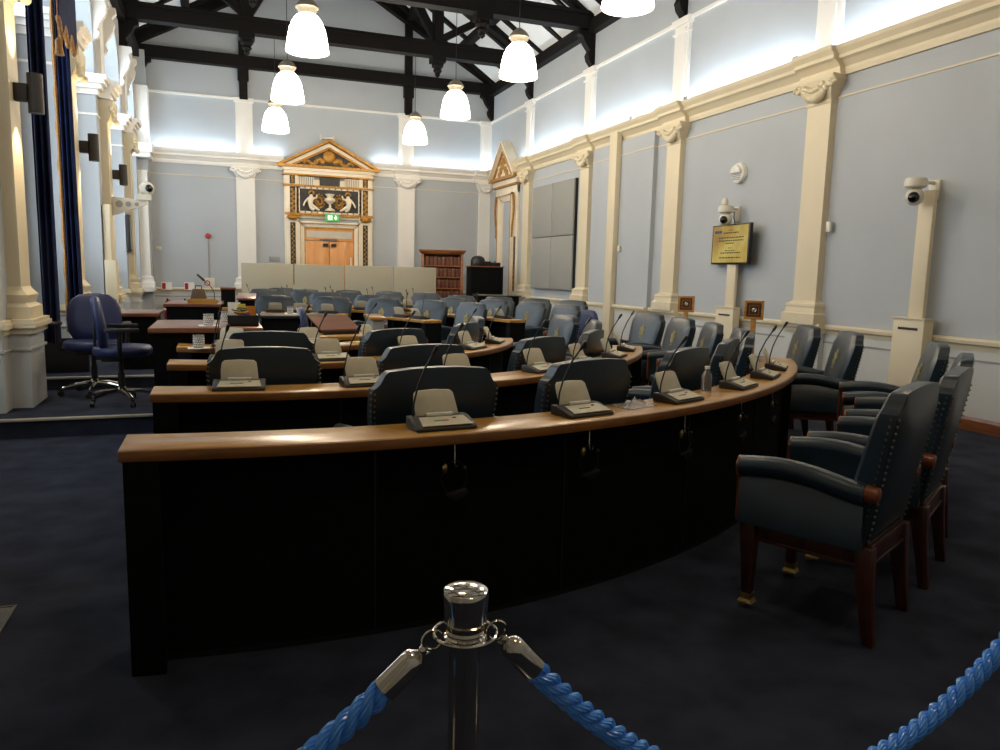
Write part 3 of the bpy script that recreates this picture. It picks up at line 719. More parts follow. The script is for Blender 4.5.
for i, p in enumerate([-8,8.9,26,44.6,60.0]):
    mic_at(O1, 2.15, p, 'grey desk microphone unit on the third desk row, %s from its cut end' % ORD[i], 'microphone units on the third desk row')
for i, p in enumerate([-14,16,48]):
    mic_at(O1, 1.17, p, 'grey desk microphone unit on the innermost desk row, %s from its cut end' % ORD[i], 'microphone units on the innermost desk row')
for i, p in enumerate([136,145,154,163,172,180]):
    mic_at(O2, 4.39, p, 'microphone unit seen from behind on the outer far desk, %s from the bookcase end' % ORD[i], 'microphone units on the outer far desk')
for i, p in enumerate([106,117,128,139,150,161,172]):
    mic_at(O2, 3.27, p, 'microphone unit seen from behind on the middle far desk, %s from the side wall end' % ORD[i], 'microphone units on the middle far desk')
for i, p in enumerate([112,121,152,162,171]):
    mic_at(O2, 2.15, p, 'microphone unit seen from behind on the inner far desk, %s from the side wall end' % ORD[i], 'microphone units on the inner far desk')

# earpieces hanging on hooks under the front desk edge
def make_earpiece():
    t = thing('hanging_earpiece', '', 'earpiece', group='earpieces hanging under the front desk')
    mb = MB(); mb.tube([(0,0.012,0),(0,-0.004,-0.002),(0,-0.006,-0.02),(0,-0.006,-0.07),(0.0,-0.012,-0.085),(0.004,-0.024,-0.08),(0.004,-0.026,-0.07)], 0.003, 6); mb.build('hook', M['chrome'], t)
    mb = MB(); mb.torus((-0.005,-0.016,-0.125), 0.052, 0.0022, 24, 6, Matrix.Rotation(rad(90),4,'X') @ Matrix.Scale(1.25,4,(0,1,0))); mb.build('cord', M['black'], t)
    mb = MB(); mb.ball((-0.045,-0.018,-0.085), 0.017, 7, (0.7,0.6,1.2)); mb.build('ear_bud', M['brass'], t)
    mb = MB(); mb.ball((0.035,-0.02,-0.09), 0.010, 6); mb.build('ear_bud', M['mic_grey'], t)
    mb = MB(); mb.loft([[(-0.05,-0.012,-0.185),(0.04,-0.012,-0.165),(0.055,-0.012,-0.19),(0.0,-0.012,-0.225)],[(-0.05,-0.03,-0.185),(0.04,-0.03,-0.165),(0.055,-0.03,-0.19),(0.0,-0.03,-0.225)]]); mb.build('receiver', M['black'], t, bevel=0.005)
    return t
ear0 = make_earpiece()
for i, p in enumerate([6.3,14.6,23.0,30.8,38.4]):
    a = rad(p); R = 4.455; loc = (O1[0]+R*sin(a), O1[1]-R*cos(a), 0.725)
    l = 'black earpiece on a metal hook under the front desk edge, %s from the cut end' % ORD[i]
    if i == 0: ear0.location = loc; ear0.rotation_euler = (0,0,a); ear0['label'] = l
    else: dup(ear0, loc, a, l)

# ------------------------------------------------------------------ blue swivel chairs
def make_swivel(label):
    t = thing('swivel_chair', label, 'office chair', group='blue swivel chairs')
    mb = MB()
    for k in range(5):
        a = 2*pi*k/5+0.3
        mb.tube([(0.03*cos(a),0.03*sin(a),0.115),(0.15*cos(a),0.15*sin(a),0.105),(0.27*cos(a),0.27*sin(a),0.075)], [0.022,0.018,0.014], 8)
    mb.lathe([(0.035,0.09),(0.04,0.14),(0.03,0.15)], 12); base = mb.build('base', M['chrome'], t)
    for k in range(5):
        a = 2*pi*k/5+0.3; mb = MB()
        for s in (-1, 1): mb.lathe([(0.006,-0.009),(0.026,-0.008),(0.028,0),(0.026,0.008),(0.006,0.009)], 12, (0.285*cos(a)+s*0.014*sin(a),0.285*sin(a)-s*0.014*cos(a),0.028), 'y')
        mb.box(-0.014,0.014,-0.014,0.014,0.035,0.07, Matrix.Translation((0.275*cos(a),0.275*sin(a),0)))
        mb.build('castor', M['black'], base)
    mb = MB(); mb.lathe([(0.028,0.14),(0.028,0.28),(0.02,0.28),(0.02,0.40)], 12); mb.build('gas_column', M['black'], t)
    mb = MB(); mb.box(-0.13,0.13,-0.15,0.13,0.385,0.43); mb.tube([(-0.1,0.05,0.40),(-0.24,0.05,0.39)],0.007,6); mb.build('mechanism', M['black'], t, bevel=0.01)
    prof = [(0.25*cos(2*pi*i/28)*(1 if abs(cos(2*pi*i/28)) < 0.7 else 0.98), 0.02+0.24*math.copysign(abs(sin(2*pi*i/28))**0.7, sin(2*pi*i/28))) for i in range(28)]
    mb = MB(); mb.loft([[(x*s, 0.02+(y-0.02)*s, z) for x, y in prof] for s, z in ((0.90,0.43),(1.0,0.45),(1.0,0.49),(0.95,0.51),(0.7,0.518))]); mb.build('seat', M['blue_chair'], t, smooth=1.2)
    # tall rounded back
    mb = MB(); prof = [(0.17,0.0),(0.22,0.08),(0.235,0.20),(0.225,0.31),(0.19,0.385),(0.13,0.43),(0.05,0.445)]
    prof = prof + [(-x,z) for x, z in reversed(prof)]
    def lay(s, k): return [(x*s, -0.13-0.05*(z/0.445)+k-0.10*(x*s)**2*-1.2, 0.50+0.22+(z-0.22)*s) for x, z in prof]
    mb.loft([lay(0.9,-0.035), lay(1.0,-0.02), lay(1.0,0.01), lay(0.92,0.035), lay(0.6,0.042)]); back = mb.build('backrest', M['blue_chair'], t, smooth=1.2)
    mb = MB(); mb.box(-0.035,0.035,-0.205,-0.185,0.40,0.72); mb.box(-0.035,0.035,-0.205,-0.10,0.395,0.415); mb.build('back_support', M['black'], back, bevel=0.005)
    for sx in (-1, 1):
        mb = MB(); mb.tube([(sx*0.10,0.0,0.42),(sx*0.27,0.0,0.43),(sx*0.29,0.0,0.47),(sx*0.29,0.0,0.66)], 0.02, 8); a = mb.build('armrest_post', M['black'], t)
        mb = MB(); mb.loft([[(sx*0.29+0.04*cos(q)*(1 if 1 else 0), 0.02+0.135*sin(q), z) for q in [2*pi*i/18 for i in range(18)]] for z in (0.655,0.67,0.685)]); mb.build('armrest_pad', M['black'], a, bevel=0.004)
    return t
sw = make_swivel('blue high-back swivel chair side-on beside the tall brown-topped table, closer to the step')
sw.location = (-0.86,7.35,0.15); sw.rotation_euler = (0,0,rad(-84))
dup(sw, (-1.15,7.90,0.15), rad(-200+20), 'blue high-back swivel chair with its rounded back turned to the curtain, behind the side-on one')
dup(sw, (0.97,8.3,0.0), rad(-97), 'blue swivel chair seen edge-on at the central clerks table', scale=(0.95,0.95,1.02))
dup(sw, (4.92,9.95,0.0), rad(108), 'plain dark blue swivel chair behind the lone crested armchair by the wall', scale=(0.95,0.95,0.92))

# ------------------------------------------------------------------ rope barrier
def make_post(loc, label):
    t = thing('barrier_post', label, 'barrier post', loc, 0, 'chrome rope barrier posts')
    mb = MB(); mb.lathe([(0.02,0.0),(0.15,0.0),(0.155,0.008),(0.14,0.02),(0.06,0.035),(0.03,0.05),(0.0215,0.06)], 36); mb.build('base', M['chrome'], t)
    mb = MB(); mb.lathe([(0.0215,0.05),(0.0215,0.886)], 32); mb.build('pole', M['chrome'], t)
    mb = MB(); mb.lathe([(0.0215,0.884),(0.028,0.886),(0.0305,0.889),(0.029,0.893),(0.0262,0.895),(0.0275,0.899),(0.0262,0.903),(0.0275,0.907),(0.0288,0.911),(0.0312,0.949),(0.0312,0.953),(0.0298,0.9565),(0.026,0.9585),(0.014,0.9598),(0.001,0.960)], 40); mb.build('cap', M['chrome'], t, smooth=0.5)
    mb = MB(); mb.torus((0,0,0.896), 0.043, 0.0023, 40, 8); mb.build('collar_ring', M['chrome'], t)
    return t
PX, PY = 0.298, 0.915
make_post((PX,PY,0), 'polished chrome rope barrier post standing before the front desk')
make_post((-0.86,0.94,0), 'polished chrome rope barrier post holding the other end of the short blue rope')
make_post((1.625,0.935,0), 'polished chrome rope barrier post beside the line of armchairs')
def rope(label, p0, p1, sag, clip_dir):
    t = thing('barrier_rope', label, 'rope', (0,0,0), 0, 'blue twisted barrier ropes')
    p0, p1 = Vector(p0), Vector(p1); n = 150
    base = [p0.lerp(p1, i/n)-Vector((0,0,4*sag*(i/n)*(1-i/n))) for i in range(n+1)]
    L = sum((base[i+1]-base[i]).length for i in range(n))
    def at(s):
        acc = 0
        for i in range(n):
            l = (base[i+1]-base[i]).length
            if acc+l >= s: return base[i].lerp(base[i+1], (s-acc)/l)
            acc += l
        return base[-1]
    a0, a1 = 0.088, L-0.088
    N = 300; pts = [at(a0+(a1-a0)*i/N) for i in range(N+1)]
    mb = MB()
    NY = 8
    for ph in range(3):
        cen = []; fr = []
        for i, p in enumerate(pts):
            tt = (pts[min(i+1,N)]-pts[max(i-1,0)]).normalized(); u = tt.cross(Vector((0,0,1))).normalized(); w = u.cross(tt)
            an = 2*pi*((a1-a0)*i/N)/0.078+ph*2*pi/3
            cen.append(p+0.0086*(cos(an)*u+sin(an)*w)); fr.append((u, w))
        for yn in range(NY):
            hel = []
            for i, p in enumerate(cen):
                u, w = fr[i]; an = -2*pi*((a1-a0)*i/N)/0.12+yn*2*pi/NY
                hel.append(p+0.0062*(cos(an)*u+sin(an)*w))
            mb.tube(hel, 0.0030, 6)
    mb.build('twisted_cord', M['rope'], t)
    for s, e in ((0.036, 0.094), (L-0.036, L-0.094)):
        a, b = at(s), at(e); d = (b-a).normalized()
        mb = MB(); mb.tube([a-d*0.008, a-d*0.003, a, a+d*0.006, a+d*0.012, b-d*0.002, b], [0.005,0.011,0.0148,0.0172,0.0178,0.0182,0.0180], 24); en = mb.build('end_cap', M['chrome'], t, smooth=0.6)
        q = at(0.0) if s < 1e-6+L/2 else at(L)
        mb = MB(); m = a-d*0.012
        rot = d.to_track_quat('X','Z').to_matrix().to_4x4()
        mb.ball(m, 0.0065, 6)
        mb.torus(m-d*0.018, 0.0135, 0.0026, 20, 6, rot @ Matrix.Rotation(rad(90),4,'X'))
        mb.tube([m, m-d*0.006+Vector((0,0,-0.010)), m-d*0.014+Vector((0,0,-0.012))], 0.0022, 6)
        mb.build('snap_hook', M['chrome'], en)
    return t
rope('short blue twisted rope running down from the middle chrome post past the desk end', (PX-0.042,PY,0.896), (-0.817,0.94,0.896), 0.27, 0)
rope('long blue twisted rope dipping from the middle chrome post toward the armchairs', (PX+0.042,PY,0.896), (1.582,0.935,0.896), 0.375, 0)

# ------------------------------------------------------------------ pendant lamps
def make_lamp(label):
    t = thing('pendant_lamp', label, 'pendant lamp', group='glass pendant lamps hung from the roof trusses')
    # origin at lower rim
    mb = MB(); mb.tube([(0,0,0.64),(0,0,1.80)], 0.006, 6); mb.build('suspension_cord', M['black'], t)
    mb = MB(); mb.lathe([(0.02,0.66),(0.035,0.65),(0.06,0.635),(0.10,0.605),(0.132,0.565),(0.146,0.54),(0.146,0.528),(0.128,0.518),(0.112,0.48),(0.105,0.45)], 28); mb.build('gear_housing', M['lamp_cap'], t)
    mb = MB(); mb.lathe([(0.105,0.45),(0.14,0.425),(0.185,0.365),(0.22,0.28),(0.242,0.18),(0.256,0.09),(0.263,0.03),(0.257,0.03),(0.246,0.10),(0.228,0.20),(0.20,0.29),(0.16,0.36),(0.10,0.41)], 36)
    sh = mb.build('shade', M['lamp_glow'], t)
    mb = MB(); mb.lathe([(0.260,0.03),(0.270,0.028),(0.274,0.014),(0.268,0.0),(0.258,0.002),(0.254,0.02)], 36); mb.build('rim', M['lamp_rim'], sh)
    return t
def bulb(x, y, z, w):
    l = bpy.data.lights.new('pendant_light', 'POINT'); l.energy = w; l.color = (1.0, 0.80, 0.55); l.shadow_soft_size = 0.18
    o = bpy.data.objects.new('pendant_light', l); C.objects.link(o); o.location = (x,y,z)
LX = (1.09, 3.97); ZL = 4.10
lamps = [(1,16.3,'glass pendant lamp furthest down the row, beside the dark beam post at the screens end'),
         (1,13.3,'glass pendant lamp third from the camera end of the row by the side wall'),
         (1,10.25,'glass pendant lamp second from the camera end of the row by the side wall'),
         (1,7.2,'glass pendant lamp cut by the top edge of the view'),
         (0,16.3,'smallest glass pendant lamp above the gilded doorcase side, end of its row'),
         (0,13.3,'glass pendant lamp in the middle of the row above the clerks tables'),
         (0,10.25,'large glass pendant lamp above the dais side, first in its row')]
l0 = None
for k, y, l in lamps:
    if l0 is None: l0 = make_lamp(l); l0.location = (LX[k],y,ZL)
    else: dup(l0, (LX[k],y,ZL), 0, l)
LW = 42
for k in (0, 1):
    for y in (1.2, 4.2, 7.2, 10.25, 13.3, 16.3):
        bulb(LX[k], y, ZL-0.12, LW*(1.1 if y < 5 else 1.0))

# ------------------------------------------------------------------ cove uplights on the cornices
def area(name, loc, rot, sx, sy, w, col):
    l = bpy.data.lights.new(name, 'AREA'); l.shape = 'RECTANGLE'; l.size = sx; l.size_y = sy; l.energy = w; l.color = col
    o = bpy.data.objects.new(name, l); C.objects.link(o); o.location = loc; o.rotation_euler = rot
CW = (0.72, 0.86, 1.0)
for a0, a1 in ((1.4,4.0),(4.4,7.05),(7.45,10.07),(10.47,13.12),(13.52,16.1),(16.5,16.8),(18.4,18.9)):
    area('cove_light', (XR-0.14,(a0+a1)/2,3.99), (rad(180),rad(4),0), 0.06, a1-a0, 21*(a1-a0)/2.4, CW)
for a0, a1 in ((-1.6,0.37),(0.77,1.42),(3.58,4.21),(4.61,6.4)):
    area('cove_light', ((a0+a1)/2,YF-0.14,3.99), (rad(180-4),0,0), a1-a0, 0.06, 16*(a1-a0)/2.4, CW)
for a0, a1 in edges[2:]:
    area('bay_light', (XL-0.25,(a0+a1)/2,4.0), (rad(180),rad(-8),0), 0.1, (a1-a0)*0.8, 16, CW)

# ------------------------------------------------------------------ bronze sconces on the left piers
def make_sconce(label):
    t = thing('wall_sconce', label, 'wall light', group='bronze cylinder wall lights on the window piers')
    mb = MB(); mb.box(0.002,0.10,-0.045,0.045,0.09,0.23); mb.build('bracket', M['sconce'], t, bevel=0.004)
    mb = MB(); mb.lathe([(0.055,0.002),(0.06,0.0),(0.06,0.32),(0.055,0.318),(0.05,0.26),(0.05,0.10)], 24, (0.155,0,0)); mb.build('cylinder', M['sconce'], t)
    mb = MB(); mb.lathe([(0.001,0.03),(0.05,0.028),(0.052,0.012),(0.001,0.010)], 20, (0.155,0,0)); mb.build('bulb', M['sconce_glow'], t)
    return t
s0 = None
for y, l in ((7.53,'bronze cylinder wall light on the pier before the curtains'), (10.62,'bronze cylinder wall light on the pier just past the curtains'), (13.6,'small bronze cylinder wall light above the bracketed camera')):
    loc = (XL+0.10, y, 2.62)
    if s0 is None: s0 = make_sconce(l); s0.location = loc
    else: dup(s0, loc, 0, l)
    for dz, rx in ((-0.02, 0), (0.34, 180)):
        sp = bpy.data.lights.new('sconce_light', 'SPOT'); sp.energy = 34; sp.color = (1.0,0.76,0.46); sp.spot_size = rad(75); sp.spot_blend = 0.5; sp.shadow_soft_size = 0.04
        o = bpy.data.objects.new('sconce_light', sp); C.objects.link(o); o.location = (XL+0.235, y, loc[2]+dz); o.rotation_euler = (rad(rx), rad(12 if rx == 0 else -12), 0)

# ------------------------------------------------------------------ Speaker's canopy curtains
def drape(name, label, x0, x1, y, z0, z1, flare, ph, fringe=True):
    t = thing(name, label, 'curtain', (0,0,0), 0, 'navy velvet drapes of the canopy')
    mb = MB(); n = 40; rings = []
    for k in range(13):
        f = k/12; z = z1+(z0-z1)*f; pts = []
        w = (x1-x0)*(1+flare*f)
        top = []
        for i in range(n+1):
            u = i/n; x = x0+flare*0.6*f*(x1-x0)+w*u; yy = y+0.03*sin(u*2*pi*3+ph)*(0.6+0.4*f)+0.012*sin(u*17+f*2)
            top.append((x,yy,z))
        rings.append(top+[(px,py+0.03,pz) for px,py,pz in reversed(top)])
    mb.loft(rings); c = mb.build('velvet', M['velvet'], t, smooth=1.3)
    if not fringe: return t
    mb = MB(); rings = []
    for k in range(30):
        f = k/29; z = z1+(z0-z1)*f; x = x0+flare*0.6*f*(x1-x0); r = 0.022+0.008*sin(k*2.2)
        rings.append([(x+r*cos(2*pi*j/8)*1.0-0.012, y+0.02+r*sin(2*pi*j/8)*1.6, z) for j in range(8)])
    mb.loft(rings); mb.build('fringe', M['fringe'], t)
    return t
drape('velvet_drape','navy velvet canopy drape beside the pier with the big sconce', -1.60, -1.46, 8.15, 0.62, 4.34, 0.0, 0.4, False)
drape('velvet_drape','navy velvet canopy drape with a gold fringe edge, on the far side of the canopy', -1.60, -1.47, 9.45, 0.62, 4.34, 0.06, 1.7)
t = thing('canopy','dark wooden canopy with a gilded tassel edge above the velvet drapes','canopy',(0,0,0))
mb = MB(); mb.box(XREC+0.05,-1.40,8.02,9.62,4.36,4.46); mb.box(XREC+0.05,-1.37,7.99,9.65,4.46,4.5); mb.build('top', M['mahog'], t, bevel=0.01)
mb = MB()
rings = []
for k in range(24):
    f = k/23; yy = 8.62+0.96*f; zz = 3.72-0.12*sin(f*pi*3)**2
    rings.append([(-1.43,yy,4.355),(-1.405,yy,4.355),(-1.405,yy,zz),(-1.43,yy,zz)])
mb.loft(rings); mb.build('pelmet', M['velvet'], t)
mb = MB()
for k in range(40):
    f = k/39; yy = 8.62+0.96*f; zz = 3.72-0.12*sin(f*pi*3)**2; mb.ball((-1.418,yy,zz-0.02), 0.024, 5, (1,1,1.5))
mb.build('fringe', M['fringe'], t)
mb = MB(); mb.tube([(-1.418,8.6,4.355),(-1.418,8.6,3.5)],0.006,6); mb.lathe([(0.01,3.52),(0.035,3.49),(0.03,3.44),(0.045,3.36),(0.02,3.36)],10,(-1.418,8.6,0)); mb.build('tassel', M['fringe'], t)
t = tag(MB().box(-1.95,-1.30,8.6,8.66,0.27,0.62).build('dark_screen_panel', M['black'], bevel=0.005), 'low black panel standing on the dais behind the curtain hems', 'panel')

# ------------------------------------------------------------------ far doorcase
t = thing('gilded_doorcase','tall gilded and painted doorcase with a pediment on the far wall','doorcase',(2.50,YF-0.004,0.085))
def fbox(mb, x0, x1, z0, z1, d0, d1): mb.box(x0, x1, -d1, -d0, z0, z1)
mb = MB()
for s in (-1, 1): fbox(mb, *sorted((s*0.72, s*1.03)), 0, 3.60, 0, 0.10); fbox(mb, *sorted((s*1.06,s*1.0)), 0,3.60,0,0.06)
fbox(mb, -0.80,0.80,2.50,3.42,0,0.06); fbox(mb, -1.06,1.06,3.50,3.62,0,0.12); fbox(mb,-1.10,1.10,3.60,3.70,0,0.16)
mb.build('surround', M['frame_white'], t, bevel=0.004)
mb = MB(); z = 3.69      # pediment
mb.add([(-1.16,0,z),(1.16,0,z),(0,0,z+0.60),(-1.16,-0.08,z),(1.16,-0.08,z),(0,-0.08,z+0.60)], [(0,1,2),(5,4,3),(0,3,4,1),(1,4,5,2),(2,5,3,0)])
ped = mb.build('pediment', M['frame_white'], t)
mb = MB()
for s in (-1, 1):
    for off, w, d in ((0.0,0.06,0.22),(0.17,0.045,0.15)):
        a = Vector((s*(1.20-off*1.75),0,z+0.02)); b = Vector((0,0,z+0.65-off))
        n = Vector((-(b-a).z,0,(b-a).x)).normalized()*(1 if s < 0 else -1)*w/2
        vs = [p+q*n+Vector((0,-dd,0)) for p in (a,b) for q, dd in ((-1,0),(1,0),(1,d),(-1,d))]
        mb.add(vs, [(0,1,2,3),(7,6,5,4),(0,4,5,1),(1,5,6,2),(2,6,7,3),(3,7,4,0)])
fbox(mb,-1.20,1.20,z-0.02,z+0.045,0,0.21); fbox(mb,-1.10,1.10,3.49,3.525,0,0.17)
fbox(mb,-1.08,1.08,3.235,3.275,0,0.15); fbox(mb,-1.05,1.05,2.56,2.615,0,0.13)
mb.build('gilt_mouldings', M['gilt'], t)
mb = MB()     # tympanum ornament: medallion and scrolls
mb.ball((0,-0.09,z+0.28), 0.15, 10, (1,0.35,1)); 
for s in (-1, 1):
    for k in range(9):
        f = k/8; mb.ball((s*(0.16+0.42*f),-0.09,z+0.16-0.06*f+0.05*sin(f*9)), 0.07-0.035*f, 6, (1,0.5,1))
mb.build('tympanum_carving', M['gilt'], ped)
mb = MB(); mb.add([(-0.82,-0.085,z+0.06),(0.82,-0.085,z+0.06),(0,-0.085,z+0.47),(-0.82,-0.08,z+0.06),(0.82,-0.08,z+0.06),(0,-0.08,z+0.47)],[(0,1,2),(5,4,3),(0,3,4,1),(1,4,5,2),(2,5,3,0)])
mb.build('tympanum_ground', M['navy_panel'], ped)
mb = MB(); fbox(mb,-0.23,0.25,3.28,3.48,0.05,0.10); mb.build('centre_block', M['black'], t)
for s in (-1, 1):
    mb = MB(); fbox(mb,*sorted((s*0.37,s*0.86)),3.28,3.47,0.05,0.085); gr = mb.build('grille_ground', M['acoustic'], t)
    mb = MB()
    for k in range(12): x = s*(0.38+0.48*k/11); fbox(mb, x-0.011, x+0.011, 3.28, 3.47, 0.08, 0.12)
    mb.build('grille', M['frame_white'], gr)
mb = MB(); fbox(mb,-0.70,0.70,2.66,3.19,0.05,0.075); rel = mb.build('relief_panel', M['navy_panel'], t)
mb = MB(); fbox(mb,-0.78,0.78,3.19,3.235,0.05,0.10); fbox(mb,-0.78,0.78,2.615,2.66,0.05,0.10); fbox(mb,-0.78,-0.70,2.615,3.235,0.05,0.10); fbox(mb,0.70,0.78,2.615,3.235,0.05,0.10); mb.build('relief_border', M['frame_white'], t)
mb = MB()
for k in range(11):
    x = -0.72+1.44*k/10
    for zz in (3.213,2.638): mb.ball((x,-0.105,zz),0.02,5,(1.2,0.5,1))
for s in (-1, 1):
    for k in range(5): mb.ball((s*0.74,-0.105,2.70+0.11*k),0.02,5,(1,0.5,1.2))
mb.build('gilt_bosses', M['gilt'], t)
# relief figures: one continuous mesh each through a skin modifier
def relief_figure(sgn):
    V = {'pel':(0.49,2.79,.070),'bel':(0.475,2.86,.062),'ch':(0.455,2.945,.060),'nk':(0.445,3.005,.030),'hd':(0.435,3.065,.056),
         'sh1':(0.395,2.965,.030),'el1':(0.325,2.975,.023),'ha1':(0.295,3.07,.021),
         'sh2':(0.515,2.955,.030),'el2':(0.585,2.875,.024),'ha2':(0.625,2.775,.020),
         'kn1':(0.375,2.765,.046),'an1':(0.275,2.705,.028),'ft1':(0.235,2.70,.022),'kn2':(0.445,2.715,.042),'an2':(0.36,2.69,.026)}
    E = [('pel','bel'),('bel','ch'),('ch','nk'),('nk','hd'),('ch','sh1'),('sh1','el1'),('el1','ha1'),('ch','sh2'),('sh2','el2'),('el2','ha2'),('pel','kn1'),('kn1','an1'),('an1','ft1'),('pel','kn2'),('kn2','an2')]
    ks = list(V); me = bpy.data.meshes.new('putto')
    me.from_pydata([(sgn*V[k][0],-0.145,V[k][1]) for k in ks], [(ks.index(a),ks.index(b)) for a, b in E], [])
    o = bpy.data.objects.new('relief_figure', me); C.objects.link(o); o.parent = rel
    o.modifiers.new('sk','SKIN'); sv = me.skin_vertices[0].data
    for i, k in enumerate(ks): sv[i].radius = (V[k][2], V[k][2]); sv[i].use_root = (k == 'pel')
    s = o.modifiers.new('ss','SUBSURF'); s.levels = 1; s.render_levels = 1
    me.materials.append(M['frame_white'])
    mb = MB()
    for k in range(9): a = pi*k/8; mb.ball((sgn*0.435+0.056*cos(a),-0.17,3.08+0.05*sin(a)),0.026,5)
    mb.build('figure_hair', M['gilt'], rel)
relief_figure(-1); relief_figure(1)
mb = MB(); mb.lathe([(0.001,2.68),(0.13,2.68),(0.11,2.71),(0.03,2.76),(0.025,2.84),(0.08,2.87),(0.13,2.93),(0.125,2.97),(0.06,3.0),(0.10,3.05),(0.12,3.08)],14,(0,-0.19,0)); o = mb.build('vase', M['frame_white'], rel)
for s in (-1, 1):
    mb = MB()
    for k in range(26):
        an = k*0.5; r = 0.19-0.0055*k; mb.ball((s*(0.235+r*cos(an)*0.75),-0.085,2.90+r*sin(an)),0.027,5,(1,0.7,1))
    mb.build('gilt_scroll', M['gilt'], rel)
for s in (-1, 1):
    mb = MB(); fbox(mb,*sorted((s*0.81,s*0.93)),2.62,3.22,0.10,0.125); fbox(mb,*sorted((s*0.81,s*0.93)),3.29,3.48,0.10,0.125); u = mb.build('upper_strip', M['navy_panel'], t)
    mb = MB()
    for k in range(10): mb.ball((s*0.87+0.02*(-1)**k,-0.13,2.65+0.055*k),0.042,5,(0.9,0.5,1))
    mb.build('gilt_leafwork', M['gilt'], u)
    mb = MB()
    for k in range(3): mb.ball((s*0.87,-0.13,3.32+0.06*k),0.035,5,(0.9,0.5,1))
    mb.build('gilt_leafwork', M['gilt'], u)
    mb = MB(); mb.ball((s*0.87,-0.16,2.50),0.10,8,(1.0,0.6,0.7))
    for q in (-1, 1):
        for k in range(6): an = k*1.0; r = 0.07-0.008*k; mb.ball((s*0.87+q*(0.08+r*cos(an)*0.6),-0.17,2.50+r*sin(an)),0.03,5)
    fbox(mb, *sorted((s*0.74,s*1.0)),2.55,2.60,0.10,0.20); mb.build('scroll_capital', M['gilt'], t)
    mb = MB(); fbox(mb,*sorted((s*0.81,s*0.93)),0.9,2.38,0.10,0.118); l = mb.build('mosaic_strip', M['navy_panel'], t)
    mb = MB()
    for k in range(26): mb.ball((s*0.87+0.015*(-1)**k,-0.122,0.95+0.055*k),0.026,5,(0.8,0.4,1.0))
    mb.build('gilt_mosaic', M['gilt'], l)
# stepped architrave
mb = MB()
for d, x, zt in ((0.12,0.74,2.42),(0.09,0.69,2.38),(0.07,0.645,2.34)):
    for s in (-1, 1): fbox(mb,*sorted((s*x,s*(x-0.045))),0,zt,0,d)
    fbox(mb,-x,x,zt-0.045,zt,0,d)
mb.build('architrave', M['frame_white'], t)
mb = MB()
for s in (-1, 1): fbox(mb,*sorted((s*0.70,s*0.69)),0,2.38,0,0.13); fbox(mb,*sorted((s*0.605,s*0.58)),0,2.28,0,0.06)
fbox(mb,-0.70,0.70,2.37,2.385,0,0.13); fbox(mb,-0.605,0.605,2.255,2.30,0,0.06)
mb.build('gilt_fillets', M['gilt'], t)
# double door
d = bpy.data.objects.new('door_1', None); C.objects.link(d); d.location = (2.50,YF-0.004,0); d.scale = (1.12,1,1.03); d['kind'] = 'structure'
mb = MB(); mb.box(-0.53,0.53,-0.045,-0.005,2.0,2.27); tr = mb.build('transom_frame', M['door'], d)
mb = MB(); mb.box(-0.49,0.49,-0.055,-0.045,2.06,2.22); mb.build('transom_panel', M['glass_pane'], tr)
for s in (-1, 1):
    mb = MB(); mb.box(*sorted((s*0.005,s*0.53)),-0.055,-0.005,0.02,1.985); lf = mb.build('leaf', M['door'], d, bevel=0.004)
    mb = MB(); mb.box(*sorted((s*0.03,s*0.14)),-0.10,-0.055,1.86,1.93); mb.build('door_closer', M['black'], lf)
    mb = MB(); mb.tube([(s*0.05,-0.058,0.95),(s*0.05,-0.10,0.97),(s*0.05,-0.10,1.23),(s*0.05,-0.058,1.25)],0.012,8); mb.build('handle', M['chrome'], lf)
mb = MB(); mb.box(0.455,0.475,-0.062,-0.055,1.35,1.62); mb.build('push_plate', M['paper'], d)
mb = MB(); mb.box(-0.20,0.16,-0.10,-0.055,2.0,2.04); mb.build('closer_bar', M['chrome'], d)
# exit sign
t = thing('exit_sign','small green and white running man exit sign over the door','sign',(2.55,YF-0.225,2.53))
mb = MB(); mb.box(-0.165,0.165,-0.03,0.0,-0.005,0.155); mb.build('panel', M['exit_green'], t, bevel=0.003)
mb = MB(); mb.box(-0.21,0.21,-0.05,0.01,0.155,0.185); mb.build('housing', M['camera_white'], t)
mb = MB(); mb.box(-0.11,-0.005,-0.034,-0.03,0.02,0.13)
mb.build('doorway_symbol', M['exit_white'], t)
mb = MB()
mb.ball((-0.05,-0.037,0.112),0.013,5,(1,0.3,1)); mb.tube([(-0.055,-0.037,0.095),(-0.065,-0.037,0.065)],0.010,6)
mb.tube([(-0.065,-0.037,0.065),(-0.04,-0.037,0.05),(-0.045,-0.037,0.03)],0.006,6); mb.tube([(-0.065,-0.037,0.065),(-0.085,-0.037,0.05),(-0.10,-0.037,0.045)],0.006,6); mb.tube([(-0.055,-0.037,0.09),(-0.03,-0.037,0.08)],0.005,6)
mb.build('running_man', M['exit_green'], t)
mb = MB(); mb.box(0.06,0.09,-0.034,-0.03,0.075,0.13); mb.add([(0.03,-0.034,0.08),(0.12,-0.034,0.08),(0.075,-0.034,0.02),(0.03,-0.03,0.08),(0.12,-0.03,0.08),(0.075,-0.03,0.02)],[(0,1,2),(5,4,3),(0,3,4,1),(1,4,5,2),(2,5,3,0)])
mb.build('arrow', M['exit_white'], t)

tag(MB().box(-0.16,0.16,-0.05,0.05,0,0.035).box(-0.17,-0.13,-0.02,0.02,-0.03,0.08).box(0.13,0.17,-0.02,0.02,-0.03,0.08).build('sensor_bar', M['camera_white'], bevel=0.004), 'small white fitting perched on the peak of the gilded pediment', 'fitting').location = (2.45,YF-0.14,4.46)

